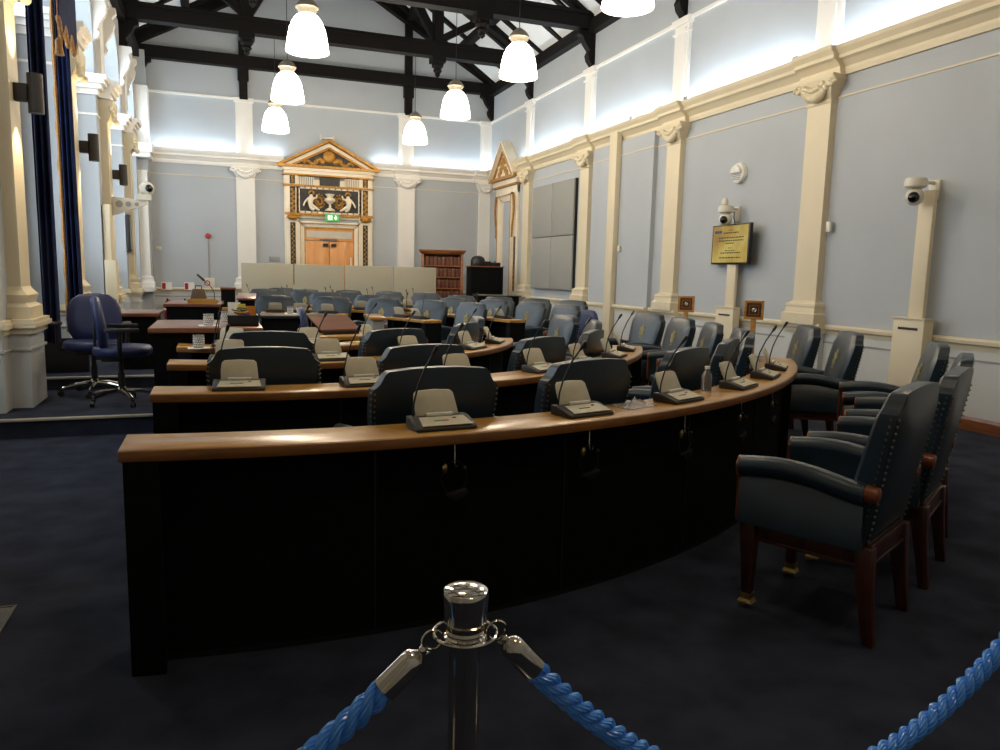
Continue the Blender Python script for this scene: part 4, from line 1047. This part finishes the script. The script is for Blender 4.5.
# ------------------------------------------------------------------ side doorcase on the right wall (Y 16.85 - 18.35)
t = thing('side_doorcase','narrow gilded doorcase with a steep pediment beside the corner on the side wall','doorcase',(XR-0.004,17.60,0),rad(-90))
# local x runs along -Y.. local -y is out of wall after rotation; use helper in local coords: x along, out = -y
mb = MB()
for s in (-1, 1): fbox(mb,*sorted((s*0.50,s*0.72)),0,3.45,0,0.06)
fbox(mb,-0.72,0.72,3.28,3.50,0,0.08); fbox(mb,-0.80,0.80,3.50,3.62,0,0.14)
mb.build('surround', M['frame_white'], t, bevel=0.003)
mb = MB(); z = 3.66
mb.add([(-0.80,0,z),(0.80,0,z),(0,0,z+0.80),(-0.80,-0.16,z),(0.80,-0.16,z),(0,-0.16,z+0.80)],[(0,1,2),(5,4,3),(0,3,4,1),(1,4,5,2),(2,5,3,0)])
for s in (-1, 1):
    a = Vector((s*0.86,0,z+0.02)); b = Vector((0,0,z+0.84)); n = Vector((-(b-a).z,0,(b-a).x)).normalized()*0.05
    vs = [p+q*n+Vector((0,-e,0)) for p in (a,b) for q, e in ((-1,0),(1,0),(1,0.255),(-1,0.255))]
    mb.add(vs, [(0,1,2,3),(7,6,5,4),(0,4,5,1),(1,5,6,2),(2,6,7,3),(3,7,4,0)])
ped = mb.build('pediment', M['frame_white'], t)
mb = MB()
for s in (-1, 1):
    for off, w, dd in ((0.035,0.022,0.262),(0.19,0.035,0.21)):
        a = Vector((s*(0.86-off*1.1),0,z+0.02)); b = Vector((0,0,z+0.86-off*1.2)); n = Vector((-(b-a).z,0,(b-a).x)).normalized()*w/2
        vs = [p+q*n+Vector((0,-e,0)) for p in (a,b) for q, e in ((-1,0),(1,0),(1,dd),(-1,dd))]
        mb.add(vs, [(0,1,2,3),(7,6,5,4),(0,4,5,1),(1,5,6,2),(2,6,7,3),(3,7,4,0)])
fbox(mb,-0.88,0.88,z-0.04,z+0.03,0,0.24); fbox(mb,-0.80,0.80,3.46,3.50,0,0.16)
for k, (x, zz) in enumerate([(0,3.95),(0.16,3.85),(-0.16,3.85),(0.26,3.76),(-0.26,3.76),(0,4.08),(0.1,4.0),(-0.1,4.0)]): mb.ball((x,-0.17,zz),0.09,6,(1,0.4,1))
mb.build('gilt_mouldings', M['gilt'], t)
mb = MB()
for d_, x, zt in ((0.13,0.50,3.30),(0.10,0.44,3.24),(0.07,0.38,3.18)):
    for s in (-1, 1): fbox(mb,*sorted((s*x,s*(x-0.06))),0,zt,0,d_)
    fbox(mb,-x,x,zt-0.06,zt,0,d_)
mb.build('architrave', M['frame_white'], t)
mb = MB()
for s in (-1, 1): fbox(mb,*sorted((s*0.465,s*0.45)),0,3.26,0,0.14)
fbox(mb,-0.465,0.465,3.245,3.26,0,0.14)
for s in (-1, 1):
    for k in range(16): f = k/15; mb.ball((s*(0.60+0.05*sin(f*pi*1.6)),-0.12,3.22-0.95*f),0.036-0.008*f,6,(1,1,1.3))
mb.build('scroll_consoles', M['gilt'], t)
mb = MB()
for s in (-1, 1):
    fbox(mb,*sorted((s*0.56,s*0.66)),0.95,2.25,0.06,0.075)
mb.build('mosaic_strip', M['navy_panel'], t)
mb = MB()
for s in (-1, 1):
    for k in range(22): mb.ball((s*0.61+0.015*(-1)**k,-0.078,0.99+0.058*k),0.03,5,(0.8,0.4,1))
mb.build('gilt_mosaic', M['gilt'], t)
mb = MB(); fbox(mb,-0.34,0.34,0.0,3.13,0,0.02); mb.build('blind_panel', M['wall'], t)

# ------------------------------------------------------------------ things on the right wall
t = thing('acoustic_panel','large grey four-square acoustic panel hung on the side wall','wall panel',(XR-0.004,14.80,2.165),rad(-90))
mb = MB(); mb.box(-1.06,1.06,-0.05,0,-1.11,1.11); mb.build('backing', M['black'], t)
for sx in (-1, 1):
    for sz in (-1, 1):
        mb = MB(); mb.box(*sorted((sx*0.006,sx*1.055)),-0.09,-0.05,*sorted((sz*0.006,sz*1.105))); mb.build('pad', M['acoustic'], t, bevel=0.012)
def duct(label, y, w, d, z0, z1, bx, bw, bd, bz, slot=True):
    t = thing('cable_duct', label, 'cable duct', (XR-(0.079 if 10.86 < y < 13 else 0.09 if z0 > 0.1 else 0.004),y,0), rad(-90), 'cream boxed cable ducts')
    mb = MB(); mb.box(-w/2,w/2,-d,0,z0,z1); mb.build('trunking', M['cream'], t, bevel=0.004)
    if bz:
        mb = MB(); mb.box(-bw/2,bw/2,-bd,0,0,bz); b = mb.build('casing', M['cream'], t, bevel=0.004)
        mb = MB(); mb.box(-bw/2-0.015,bw/2+0.015,-bd-0.015,0,bz,bz+0.012); mb.build('casing_top', M['cream'], b)
        if slot:
            mb = MB(); mb.box(-bw*0.32,bw*0.32,-bd-0.004,-bd+0.01,bz-0.11,bz-0.085); mb.build('slot', M['black'], b)
    return t
duct('cream boxed cable duct rising from a floor casing to the dome camera', 5.64, 0.17, 0.05, 1.0, 2.28, 0, 0.36, 0.13, 1.02)
duct('cream boxed cable duct with a slotted casing under the gold wall screen', 8.62, 0.19, 0.04, 0.97, 1.60, 0, 0.38, 0.11, 0.98)
duct('tall cream duct running from floor to cornice on the projecting wall', 12.05, 0.26, 0.10, 0.0, 3.86, 0, 0, 0, 0)
def dome_camera(label, y, z, out, rz_extra=0, rig=False):
    t = thing('security_camera', label, 'camera', (XR-0.004,y,z), rad(-90), 'white dome cameras on the side wall')
    mb = MB(); mb.box(-0.06,0.06,-0.03,0,-0.12,0.08); mb.tube([(0,-0.02,0.05),(0,-out+0.06,0.05)],0.018,8); mb.build('wall_bracket', M['camera_white'], t, bevel=0.003)
    mb = MB(); mb.lathe([(0.06,0.09),(0.095,0.08),(0.105,0.04),(0.10,0.0),(0.06,-0.02)],20,(0,-out,0)); mb.build('housing', M['camera_white'], t)
    mb = MB(); mb.ball((0,-out,-0.095),0.085,12); hd = mb.build('ball_head', M['camera_white'], t)
    mb = MB(); mb.ball((0.03,-out-0.045,-0.105),0.055,10); mb.build('lens', M['lens'], hd)
    return t
dome_camera('white dome camera on top of the tall cable duct by the armchairs', 5.66, 2.31, 0.27)
c2 = dome_camera('white dome camera above the gold wall screen', 8.72, 2.27, 0.20)
mb = MB(); mb.lathe([(0.03,0.09),(0.045,0.10),(0.045,0.15),(0.02,0.19)],12,(0,-0.22,0)); mb.build('antenna_cap', M['camera_white'], c2)
# wall screen
t = thing('wall_screen','gold lit wall screen showing small dark lines of text','screen',(XR-0.10,8.66,1.84),rad(-90-6))
mb = MB(); mb.box(-0.47,0.47,-0.05,0.0,-0.27,0.27); mb.build('bezel', M['black'], t, bevel=0.006)
mb = MB(); mb.box(-0.08,0.08,0,0.09,-0.1,0.1); mb.build('wall_mount', M['black'], t)
mb = MB(); mb.box(-0.44,0.44,-0.053,-0.05,-0.245,0.25); im = mb.build('display', M['tv_image'], t)
rnd = random.Random(3)
for zz, x0, x1, h in ((0.19,-0.03,0.07,.010),(0.155,-0.16,0.22,.016),(0.09,-0.28,0.34,.016),(0.05,-0.28,0.34,.016),(0.015,-0.10,0.12,.014),(-0.05,-0.03,0.07,.010),(-0.085,-0.11,0.14,.012),(-0.115,-0.22,0.28,.016),(-0.18,-0.24,0.28,.016)):
    x = x0; mb = MB()
    while x < x1:
        w = rnd.uniform(0.025,0.07); mb.box(x, min(x1,x+w), -0.0545, -0.053, zz-h/2, zz+h/2); x += w+0.012
    mb.build('text_line', M['text_ink'], im)
mb = MB(); mb.box(-0.39,-0.335,-0.0545,-0.053,0.155,0.19); mb.box(-0.325,-0.28,-0.0545,-0.053,0.155,0.19); mb.box(-0.27,-0.215,-0.0545,-0.053,0.155,0.19); mb.build('logo_marks', M['logo_blue'], im)
mb = MB(); mb.tube([(0.05,-0.02,0.27),(0.03,-0.03,0.36),(0.0,-0.01,0.44)],0.008,6); mb.build('cable', M['black'], t)
# bulkhead light
t = thing('bulkhead_light','round white eyelid bulkhead light on the side wall above the screen','wall light',(XR-0.004,8.72,2.80),rad(-90))
mb = MB(); mb.lathe([(0.001,-0.07),(0.10,-0.068),(0.13,-0.055),(0.14,-0.03),(0.14,0.0),(0.001,0.0)],28,(0,0,0),'y'); mb.build('body', M['paper'], t)
mb = MB()
n = 14; rings = [[(0.11*cos(pi*i/n)*f, -0.072-0.03*sin(pi*f*0.5)*(1 if f < 1 else 0.2), 0.11*sin(pi*i/n)*f) for i in range(n+1)] for f in (0.05,0.5,0.9,1.0)]
mb.loft(rings); mb.build('eyelid', M['paper'], t)
mb = MB()
for k in range(4): mb.box(-0.10+0.01*k,0.10-0.01*k,-0.078,-0.066,-0.025-0.022*k,-0.016-0.022*k)
mb.build('louvre', M['acoustic'], t)
tag(MB().box(-0.035,0.035,-0.03,0,-0.06,0.06).build('wall_sensor', M['camera_white'], bevel=0.006), 'small white sensor box on the edge of the cream pilaster', 'sensor').location = (XR-0.04,6.98,2.0)
bpy.data.objects['wall_sensor'].rotation_euler = (0,0,rad(-90))
o = tag(MB().box(-0.04,0.04,-0.04,0,-0.05,0.05).build('junction_box', M['camera_white'], bevel=0.005), 'small white junction box on the edge of the tall duct', 'box'); o.location = (XR-0.08,11.82,1.85); o.rotation_euler = (0,0,rad(-90))
# oak plaques on posts
def plaque(label, x, y, rz, z):
    t = thing('plaque_stand', label, 'plaque', (x,y,0), rz, 'oak plaques on posts')
    mb = MB(); mb.box(-0.14,0.14,-0.14,0.14,0,0.03); mb.build('foot', M['plaque_wood'], t, bevel=0.006)
    mb = MB(); mb.box(-0.028,0.028,-0.02,0.02,0.03,z-0.09); mb.build('post', M['plaque_wood'], t, bevel=0.003)
    mb = MB()
    for a, b, c_, d_ in ((-0.1,0.1,0.075,0.1),(-0.1,0.1,-0.1,-0.075),(-0.1,-0.075,-0.075,0.075),(0.075,0.1,-0.075,0.075)): mb.box(a,b,-0.03,0.01,z+c_,z+d_)
    mb.build('frame', M['plaque_wood'], t, bevel=0.003)
    mb = MB(); mb.box(-0.076,0.076,-0.022,0.005,z-0.076,z+0.076); pl = mb.build('board', M['plaque_in'], t)
    mb = MB()
    for k in range(8):
        a = 2*pi*k/8; mb.ball((0.017*cos(a),-0.024,z+0.017*sin(a)),0.009,4,(1,0.5,1))
    mb.ball((0,-0.025,z),0.012,4,(1,0.5,1)); mb.build('rosette', M['chrome'], pl)
    for a, b, c_, d_ in ():
        pass
    mb = MB()
    for a, b, c_, d_ in ((-0.05,0.05,0.046,0.05),(-0.05,0.05,-0.05,-0.046),(-0.05,-0.046,-0.05,0.05),(0.046,0.05,-0.05,0.05)): mb.box(a,b,-0.025,-0.02,z+c_,z+d_)
    mb.build('inlay_line', M['gilt'], pl)
plaque('oak plaque on a taller post, in front of the cable duct casing below the screen', 5.35,6.63,rad(-42),1.05)
plaque('smaller looking oak plaque on a post beside the pilaster base', 5.43,8.01,rad(-42),1.05)

# ------------------------------------------------------------------ screens, bookcase, cabinet
G = 'beige folding screen panels'
for i, (x, w) in enumerate([(0.90,1.05),(1.96,1.05),(3.02,1.05),(4.05,0.98)]):
    t = thing('screen_panel', 'beige fabric screen panel, %s' % ['at the end by the white pilaster','second from the pilaster end','third from the pilaster end','at the end by the bookcase'][i], 'screen panel', (x,16.55,0), 0, G)
    mb = MB(); mb.box(-w/2+0.004,w/2-0.004,-0.03,0.03,0.06,1.46); mb.build('panel', M['screen_cloth'], t, bevel=0.012)
    for s in (-1, 1):
        mb = MB(); mb.box(s*(w/2-0.2)-0.02,s*(w/2-0.2)+0.02,-0.2,0.2,0,0.06); mb.build('foot', M['black'], t)
t = thing('bookcase','carved wooden bookcase full of brown books behind the screens','bookcase',(5.02,17.75,0),rad(-14))
mb = MB(); mb.box(-0.50,-0.44,-0.2,0.2,0,1.80); mb.box(0.44,0.50,-0.2,0.2,0,1.80); mb.box(-0.44,0.44,0.17,0.2,0,1.80); mb.box(-0.5,0.5,-0.2,0.2,0,0.10); mb.build('carcass', M['bookwood'], t, bevel=0.004)
mb = MB()
mb.loft([[(-0.5-g,-0.2-g,zz),(0.5+g,-0.2-g,zz),(0.5+g,0.2+g,zz),(-0.5-g,0.2+g,zz)] for g, zz in ((0.0,1.79),(0.02,1.81),(0.06,1.86),(0.06,1.89))]); mb.build('cornice', M['bookwood'], t)
for k in range(5):
    mb = MB(); mb.box(-0.44,0.44,-0.185,0.17,0.42+0.27*k,0.445+0.27*k); mb.build('shelf', M['bookwood'], t)
mb = MB(); mb.box(-0.44,0.44,-0.2,-0.17,0.10,0.40); mb.build('door', M['bookwood'], t)
bk = [mat('book_%d' % i, c, 0.6, noise=0.15, scale=10) for i, c in enumerate((srgb(96,50,30), srgb(120,66,38), srgb(74,40,28), srgb(132,80,50)))]
btmpl = []
for i in range(4):
    mb = MB(); h = 0.19+0.008*i; mb.box(-0.021,0.021,-0.075,0.075,0,h)
    o = mb.build('book', bk[i], None, bevel=0.004); btmpl.append(o)
R_ = Matrix.Rotation(rad(-14),4,'Z'); first = [True]*4
cnt = 0
for k in range(5):
    for q in range(18):
        i = (q*7+k*3) % 4
        loc = Vector((5.02,17.75,0.4455+0.27*k)) + R_ @ Vector((-0.408+q*0.048,-0.09,0))
        src = btmpl[i]
        if first[i]: o = src; first[i] = False
        else: o = src.copy(); C.objects.link(o)
        o.location = loc; o.rotation_euler = (0,0,rad(-14))
        tag(o, 'old brown leather bound volume on the %s shelf up of the bookcase' % ORD[k], 'book', 'brown volumes on shelf %s of the bookcase' % ORD[k])
t = thing('black_cabinet','square black cabinet with a thin wooden top beside the bookcase','cabinet',(5.72,16.6,0),rad(-6))
mb = MB(); mb.box(-0.38,0.38,-0.25,0.25,0.0,1.50); mb.build('body', M['black_panel'], t, bevel=0.005)
mb = MB(); mb.box(-0.40,0.40,-0.27,0.27,1.50,1.525); mb.build('top', M['clerk_top'], t, bevel=0.003)
t = thing('draped_table','long black draped table with a pale edge in front of the black cabinet','table',(5.75,15.85,0),rad(-4))
mb = MB(); mb.box(-0.50,0.50,-0.25,0.25,0.86,0.90); mb.build('tabletop', M['black'], t, bevel=0.004)
mb = MB(); mb.box(-0.50,0.50,-0.256,-0.25,0.885,0.90); mb.build('edge_strip', M['nosing'], t)
mb = MB(); mb.box(-0.46,0.46,-0.22,0.22,0,0.86); mb.build('skirt', M['black_panel'], t)
o = tag(MB().lathe([(0.001,0),(0.16,0.0),(0.17,0.02),(0.168,0.12),(0.14,0.19),(0.08,0.225),(0.001,0.235)],20).box(0.1,0.3,-0.08,0.08,0,0.11).build('monitor_hood', M['black'], bevel=0.01), 'rounded black hooded device on top of the black cabinet', 'device'); o.location = (5.55,16.6,1.526)
o = tag(MB().box(-0.10,0.10,-0.08,0.08,0,0.09).box(-0.03,0.0,-0.02,0.02,0.09,0.12).build('telephone', M['black'], bevel=0.012), 'small black box at the end of the black cabinet top', 'device'); o.location = (5.98,16.6,1.526)

# ------------------------------------------------------------------ small things on tables
def glass(label, x, y, z):
    t = thing('water_glass', label, 'glass', (x,y,z), 0, 'cut glass tumblers')
    mb = MB(); mb.lathe([(0.001,0.004),(0.032,0.004),(0.036,0.0),(0.036,0.004),(0.040,0.092),(0.0385,0.092),(0.034,0.012),(0.001,0.012)],16); mb.build('tumbler', M['glass'], t)
    mb = MB()
    for r in range(4):
        for k in range(14): a = 2*pi*(k+r*0.5)/14; mb.ball((0.0372*cos(a),0.0372*sin(a),0.016+0.017*r),0.0042,4)
    mb.build('cut_facets', M['paper'], t)
    return t
def sheet(name, label, x, y, z, w, d, rz, m='paper', cat='paper'):
    o = tag(MB().box(-w/2,w/2,-d/2,d/2,0,0.004).build(name, M[m], smooth=0), label, cat); o.location = (x,y,z); o.rotation_euler = (0,0,rz); return o
sheet('coaster','white paper coaster under the glass on the innermost desk row',-0.17,5.86,0.784,0.15,0.12,0.1)
glass('cut glass tumbler on a coaster at the cut end of the innermost desk row',-0.17,5.86,0.7885)
sheet('coaster','white paper coaster under the two glasses on the tall brown-topped table',-0.11,6.50,0.901,0.15,0.14,0.1)
glass('cut glass tumbler at the front of the tall brown-topped table',-0.11,6.48,0.9055)
glass('cut glass tumbler behind the other on the tall brown-topped table',0.02,6.95,0.901)
sheet('coaster','white paper under the pair of glasses on the black-topped table',0.86,9.85,0.801,0.26,0.2,0)
glass('first of two tumblers on the black-topped table, nearer the lectern',0.80,9.85,0.8055)
glass('second of two tumblers on the black-topped table, further from the lectern',0.92,9.86,0.8055)
t = thing('stationery_box','black open box of papers and cards on the tall brown-topped table','box',(0.155,6.62,0.901),rad(0))
mb = MB(); mb.box(-0.12,0.12,-0.15,0.15,0,0.01); mb.box(-0.12,0.12,-0.15,-0.14,0,0.085); mb.box(-0.12,0.12,0.14,0.15,0,0.085); mb.box(-0.12,-0.11,-0.14,0.14,0,0.085); mb.box(0.11,0.12,-0.14,0.14,0,0.085); mb.build('tray', M['black'], t)
o = tag(MB().box(-0.055,0.055,-0.006,0.006,0,0.14).build('card_divider', M['orange']), 'orange card standing in the stationery box', 'card'); o.location = (0.205,6.69,0.912)
o = tag(MB().box(-0.05,0.05,-0.005,0.005,0,0.17).build('envelope', M['paper']), 'white envelope standing in the stationery box', 'envelope'); o.location = (0.09,6.70,0.912)
o = tag(MB().box(-0.03,0.03,-0.004,0.004,0,0.16).build('sweet_packet', M['yellow']), 'yellow and white packet leaning in the stationery box', 'packet'); o.location = (0.145,6.65,0.912); o.rotation_euler = (0.1,0,0.2)
t = thing('cable_bundle','tangle of coloured cables lying over the stationery box','cables',(0.15,6.62,0.0))
for i, (c_, ph) in enumerate((('logo_blue',0),('red',1.2),('yellow',2.2),('black',3.0))):
    mb = MB(); mb.tube([(0.05*cos(k*0.8+ph)+0.005*k-0.03, 0.04*sin(k*0.9+ph)-0.04, 0.999+0.012*sin(k*0.7+ph)+0.010*i) for k in range(11)],0.005,6); mb.build('cable_loop', M[c_], t)
# brown case, wooden tray and stalked microphone on the rear table
t = thing('leather_case','brown leather case with a carry handle on the rear tall table','case',(-0.30,10.95,0.901))
mb = MB(); mb.frustum((0,0,0),0.11,0.07,(0,0,0.17),0.075,0.05); mb.build('body', M['brown_leather'], t, bevel=0.012)
mb = MB(); mb.tube([(-0.04,0,0.17),(-0.035,0,0.21),(0.035,0,0.21),(0.04,0,0.17)],0.008,6); mb.build('handle', M['black'], t)
o = tag(MB().box(-0.18,0.18,-0.12,0.12,0,0.015).box(-0.18,0.18,-0.12,-0.105,0.015,0.05).box(-0.18,0.18,0.105,0.12,0.015,0.05).box(-0.18,-0.165,-0.105,0.105,0.015,0.05).box(0.165,0.18,-0.105,0.105,0.015,0.05).build('wooden_tray', M['desk_top']), 'shallow orange wood tray on the rear tall table before the brown case', 'tray'); o.location = (-0.24,10.5,0.901)
t = thing('stalk_microphone','tilted black stalk microphone with a red ring above the brown case','microphone',(-0.10,10.85,0.901))
mb = MB(); mb.lathe([(0.05,0),(0.05,0.015),(0.01,0.02)],14); mb.build('base', M['black'], t)
mb = MB(); mb.tube([(0,0,0.015),(0,0,0.12),(-0.04,0,0.2),(-0.12,0,0.28)],0.006,6); mb.build('stalk', M['black'], t)
mb = MB(); mb.tube([(-0.12,0,0.28),(-0.135,0,0.295),(-0.21,0,0.365)],[0.012,0.016,0.012],8); mb.build('microphone_head', M['black'], t)
mb = MB(); mb.torus((-0.085,-0.02,0.25),0.03,0.008,16,6,Matrix.Rotation(rad(90),4,'X')); mb.build('light_ring', M['red'], t)
# reading board on centre table, papers
t = thing('reading_board','brown tilted reading board on the central clerks table','reading board',(0.98,7.10,0.784),rad(20))
mb = MB(); mb.loft([[(-0.20,-0.12,0.03),(0.20,-0.12,0.03),(0.20,-0.12,0.045),(-0.20,-0.12,0.045)],[(-0.20,0.14,0.14),(0.20,0.14,0.14),(0.20,0.14,0.155),(-0.20,0.14,0.155)]]); mb.build('board', M['clerk_top'], t)
mb = MB(); mb.box(-0.18,0.18,-0.13,-0.11,0,0.03); mb.box(-0.18,0.18,0.11,0.13,0,0.135); mb.build('stand', M['black'], t)
sheet('paper_sheet','white paper sheet on the innermost desk row before the armchairs',0.86,6.06,0.784,0.18,0.14,0.4)
sheet('yellow_note','yellow note lying beside the white paper on the innermost desk row',1.04,6.20,0.784,0.09,0.08,0.5,'yellow','note')
# crumpled clear plastic on the front desk
mb = MB(); n = 9; vs = []; fs = []
for i in range(n):
    for j in range(n):
        u, v = i/(n-1)-0.5, j/(n-1)-0.5; rr = max(abs(u),abs(v))*2
        vs.append((u*0.2, v*0.13, 0.002+0.05*(1-rr)*random.uniform(0.3,1.0)))
for i in range(n-1):
    for j in range(n-1): fs.append((i*n+j,(i+1)*n+j,(i+1)*n+j+1,i*n+j+1))
mb.add(vs, fs); o = tag(mb.build('plastic_bag', M['clear'], smooth=0), 'crumpled clear plastic bag on the front desk between two microphone units', 'bag')
o.location = (O1[0]+4.37*sin(rad(19.3)), O1[1]-4.37*cos(rad(19.3)), 0.785); o.rotation_euler = (0,0,rad(19)); md = o.modifiers.new('s','SOLIDIFY'); md.thickness = 0.002
t = thing('water_bottle','small clear plastic water bottle on the front desk behind the third and fourth units','bottle',(O1[0]+4.33*sin(rad(28.6)),O1[1]-4.33*cos(rad(28.6)),0.784))
mb = MB(); mb.lathe([(0.001,0),(0.026,0.0),(0.028,0.01),(0.028,0.075),(0.026,0.09),(0.012,0.11),(0.012,0.12),(0.001,0.12)],16); mb.build('body', M['clear'], t)
mb = MB(); mb.lathe([(0.014,0.118),(0.014,0.132),(0.001,0.133)],12); mb.build('cap', M['paper'], t)

# ------------------------------------------------------------------ far and left wall fittings
t = thing('fire_call_point','red round alarm sounder with a thin conduit on the far wall','alarm',(-0.28,YF,0))
mb = MB(); mb.lathe([(0.001,-0.08),(0.05,-0.075),(0.06,-0.04),(0.06,0.0)],16,(0,0,2.07),'y'); mb.build('sounder', M['red'], t)
mb = MB(); mb.box(-0.012,0.012,-0.02,0,0.95,2.02); mb.build('conduit', M['acoustic'], t)
mb = MB(); mb.box(-0.10,0.12,-0.06,0,0.86,1.10); mb.build('connection_box', M['camera_white'], t, bevel=0.006)
def extinguisher(label, x, z):
    t = thing('fire_extinguisher', label, 'fire extinguisher', (x,YF-0.14,z), 0, 'red fire extinguishers on the far wall')
    mb = MB(); mb.lathe([(0.001,0),(0.06,0),(0.072,0.01),(0.072,0.34),(0.06,0.39),(0.025,0.42),(0.025,0.44)],18); mb.build('cylinder', M['red'], t)
    mb = MB(); mb.box(-0.02,0.02,-0.03,0.02,0.44,0.475); mb.box(-0.01,0.01,-0.12,0.0,0.475,0.49); mb.box(-0.06,0.06,0.07,0.14,0.2,0.24); mb.build('valve', M['black'], t)
    mb = MB(); mb.tube([(0.02,-0.02,0.45),(0.07,-0.03,0.43),(0.09,-0.03,0.35),(0.08,-0.03,0.2)],0.010,6); mb.build('hose', M['black'], t)
    mb = MB(); mb.box(-0.074,0.074,-0.076,-0.05,0.22,0.26); mb.build('band', M['paper'], t)
    return t
extinguisher('red fire extinguisher on the far wall nearest the window bays', -1.19, 0.13)
extinguisher('red fire extinguisher on the far wall, second from the window bays', -0.82, 0.13)
for x, l in ((-1.20,'small white and red notice above the extinguisher nearest the window bays'), (-0.72,'small white and red notice above the second extinguisher')):
    t = thing('safety_notice', l, 'notice', (x,YF-0.07,0.90), 0, 'white and red safety notices')
    mb = MB(); mb.box(-0.11,0.11,-0.01,0,-0.09,0.09); b = mb.build('board', M['paper'], t)
    mb = MB(); mb.box(-0.095,-0.02,-0.014,-0.01,-0.07,0.07); mb.build('red_block', M['red'], t)
o = tag(MB().box(-0.12,0.12,-0.02,0,-0.06,0.06).build('direction_sign', M['acoustic'], bevel=0.004), 'small white sign on the far wall peeping above the screens', 'sign'); o.location = (1.20,YF-0.005,1.58)
t = thing('bracket_camera','white camera on a pierced triangular bracket at the window pier','camera',(XL+0.104,13.40,2.29))
mb = MB(); prof = [(0,-0.16),(0,0.13),(0.5,0.10),(0.5,0.03)]
mb.loft([[(x,-0.03,z) for x, z in prof],[(x,0.03,z) for x, z in prof]]); br = mb.build('bracket', M['camera_white'], t, bevel=0.003)
for x, r in ((0.10,0.055),(0.23,0.042),(0.35,0.03)):
    mb = MB(); mb.lathe([(0.001,-0.034),(r,-0.034),(r,0.034),(0.001,0.034)],14,(x,0,0.02+0.02*x),'y'); mb.build('bracket_hole', M['acoustic'], br)
mb = MB(); mb.box(0.36,0.56,-0.07,0.07,0.10,0.19); mb.ball((0.50,0,0.28),0.11,12); hd = mb.build('camera_head', M['camera_white'], t)
mb = MB(); mb.ball((0.53,-0.06,0.28),0.065,10); mb.build('lens', M['lens'], hd)
t = thing('pier_duct','cream boxed duct standing against the window pier behind the blue chairs','cable duct',(XL+0.014,13.06,0.27))
mb = MB(); mb.box(0,0.10,-0.10,0.10,1.16,2.0); mb.build('trunking', M['cream'], t, bevel=0.004)
mb = MB(); mb.box(0,0.16,-0.15,0.15,0,1.16); mb.build('casing', M['cream'], t, bevel=0.004)
t = thing('notice_board','dark framed notice board on the pier beside the bracket camera','notice board',(XL+0.012,16.30,1.95),rad(90))
mb = MB(); mb.box(-0.28,0.28,-0.06,0,-0.32,0.36); mb.build('frame', M['black'], t, bevel=0.005)
mb = MB(); mb.box(-0.24,0.24,-0.065,-0.06,-0.28,0.32); mb.build('board', M['acoustic'], t)
o = tag(MB().box(-0.06,0.06,-0.03,0,-0.04,0.04).box(-0.02,0.02,-0.05,-0.03,-0.02,0.02).build('beam_detector', M['camera_white'], bevel=0.004), 'tiny white detector on the far wall beside the corner pier', 'sensor'); o.location = (-1.34,YF-0.004,1.75)
# floor plate by the desk end
t = thing('floor_plate','brown metal floor box cover let into the carpet','floor plate',(-1.02,3.15,0),rad(0))
mb = MB(); mb.box(-0.20,0.20,-0.20,0.20,0.0,0.005); mb.build('plate', M['grey_plate'], t)
mb = MB(); mb.box(0.20,0.212,-0.212,0.212,0,0.007); mb.box(-0.212,-0.20,-0.212,0.212,0,0.007); mb.box(-0.2,0.2,0.2,0.212,0,0.007); mb.box(-0.2,0.2,-0.212,-0.2,0,0.007); mb.build('rim', M['grey_plate'], t)
# small uplighter fittings on the side cornice
up0 = None
for i, y in enumerate((7.62, 10.62, 9.9, 11.5, 13.7)):
    l = 'small grey uplighter box on the side cornice, %s along from the dome camera end' % ORD[i]
    if up0 is None:
        up0 = thing('cornice_uplighter', l, 'uplighter', (XR-0.14,y,3.972), 0, 'uplighter boxes on the cornice')
        MB().box(-0.035,0.035,-0.05,0.05,0.0,0.055).build('casing', M['acoustic'], up0, bevel=0.004)
        MB().box(-0.03,0.03,-0.045,0.045,0.055,0.058).build('lens_plate', M['camera_white'], up0)
    else: dup(up0, (XR-0.14,y,3.972), 0, l)

# ------------------------------------------------------------------ camera, world, view
cam = bpy.data.cameras.new('camera'); cam.sensor_width = 36; cam.lens = 27.0; cam.clip_start = 0.02
co = bpy.data.objects.new('camera', cam); C.objects.link(co)
yaw, pitch, roll = 0.355328278, 0.135332669, -0.0239779473
cy, sy, cp, sp, cr, sr = cos(yaw), sin(yaw), cos(pitch), sin(pitch), cos(roll), sin(roll)
f = Vector((sy*cp, cy*cp, -sp)); r = Vector((cy, -sy, 0)); d = f.cross(r)
rr = cr*r+sr*d; dd = -sr*r+cr*d
mw = Matrix(((rr.x,-dd.x,-f.x,0),(rr.y,-dd.y,-f.y,0),(rr.z,-dd.z,-f.z,1.38),(0,0,0,1)))
co.matrix_world = mw
bpy.context.scene.camera = co
w = bpy.data.worlds.new('world'); bpy.context.scene.world = w; w.use_nodes = True
w.node_tree.nodes['Background'].inputs[0].default_value = (0.75,0.85,1,1); w.node_tree.nodes['Background'].inputs[1].default_value = 0.25
vs = bpy.context.scene.view_settings
vs.view_transform = 'Standard'; vs.look = 'None'; vs.gamma = 1.0; vs.use_curve_mapping = False; vs.exposure = 0.0
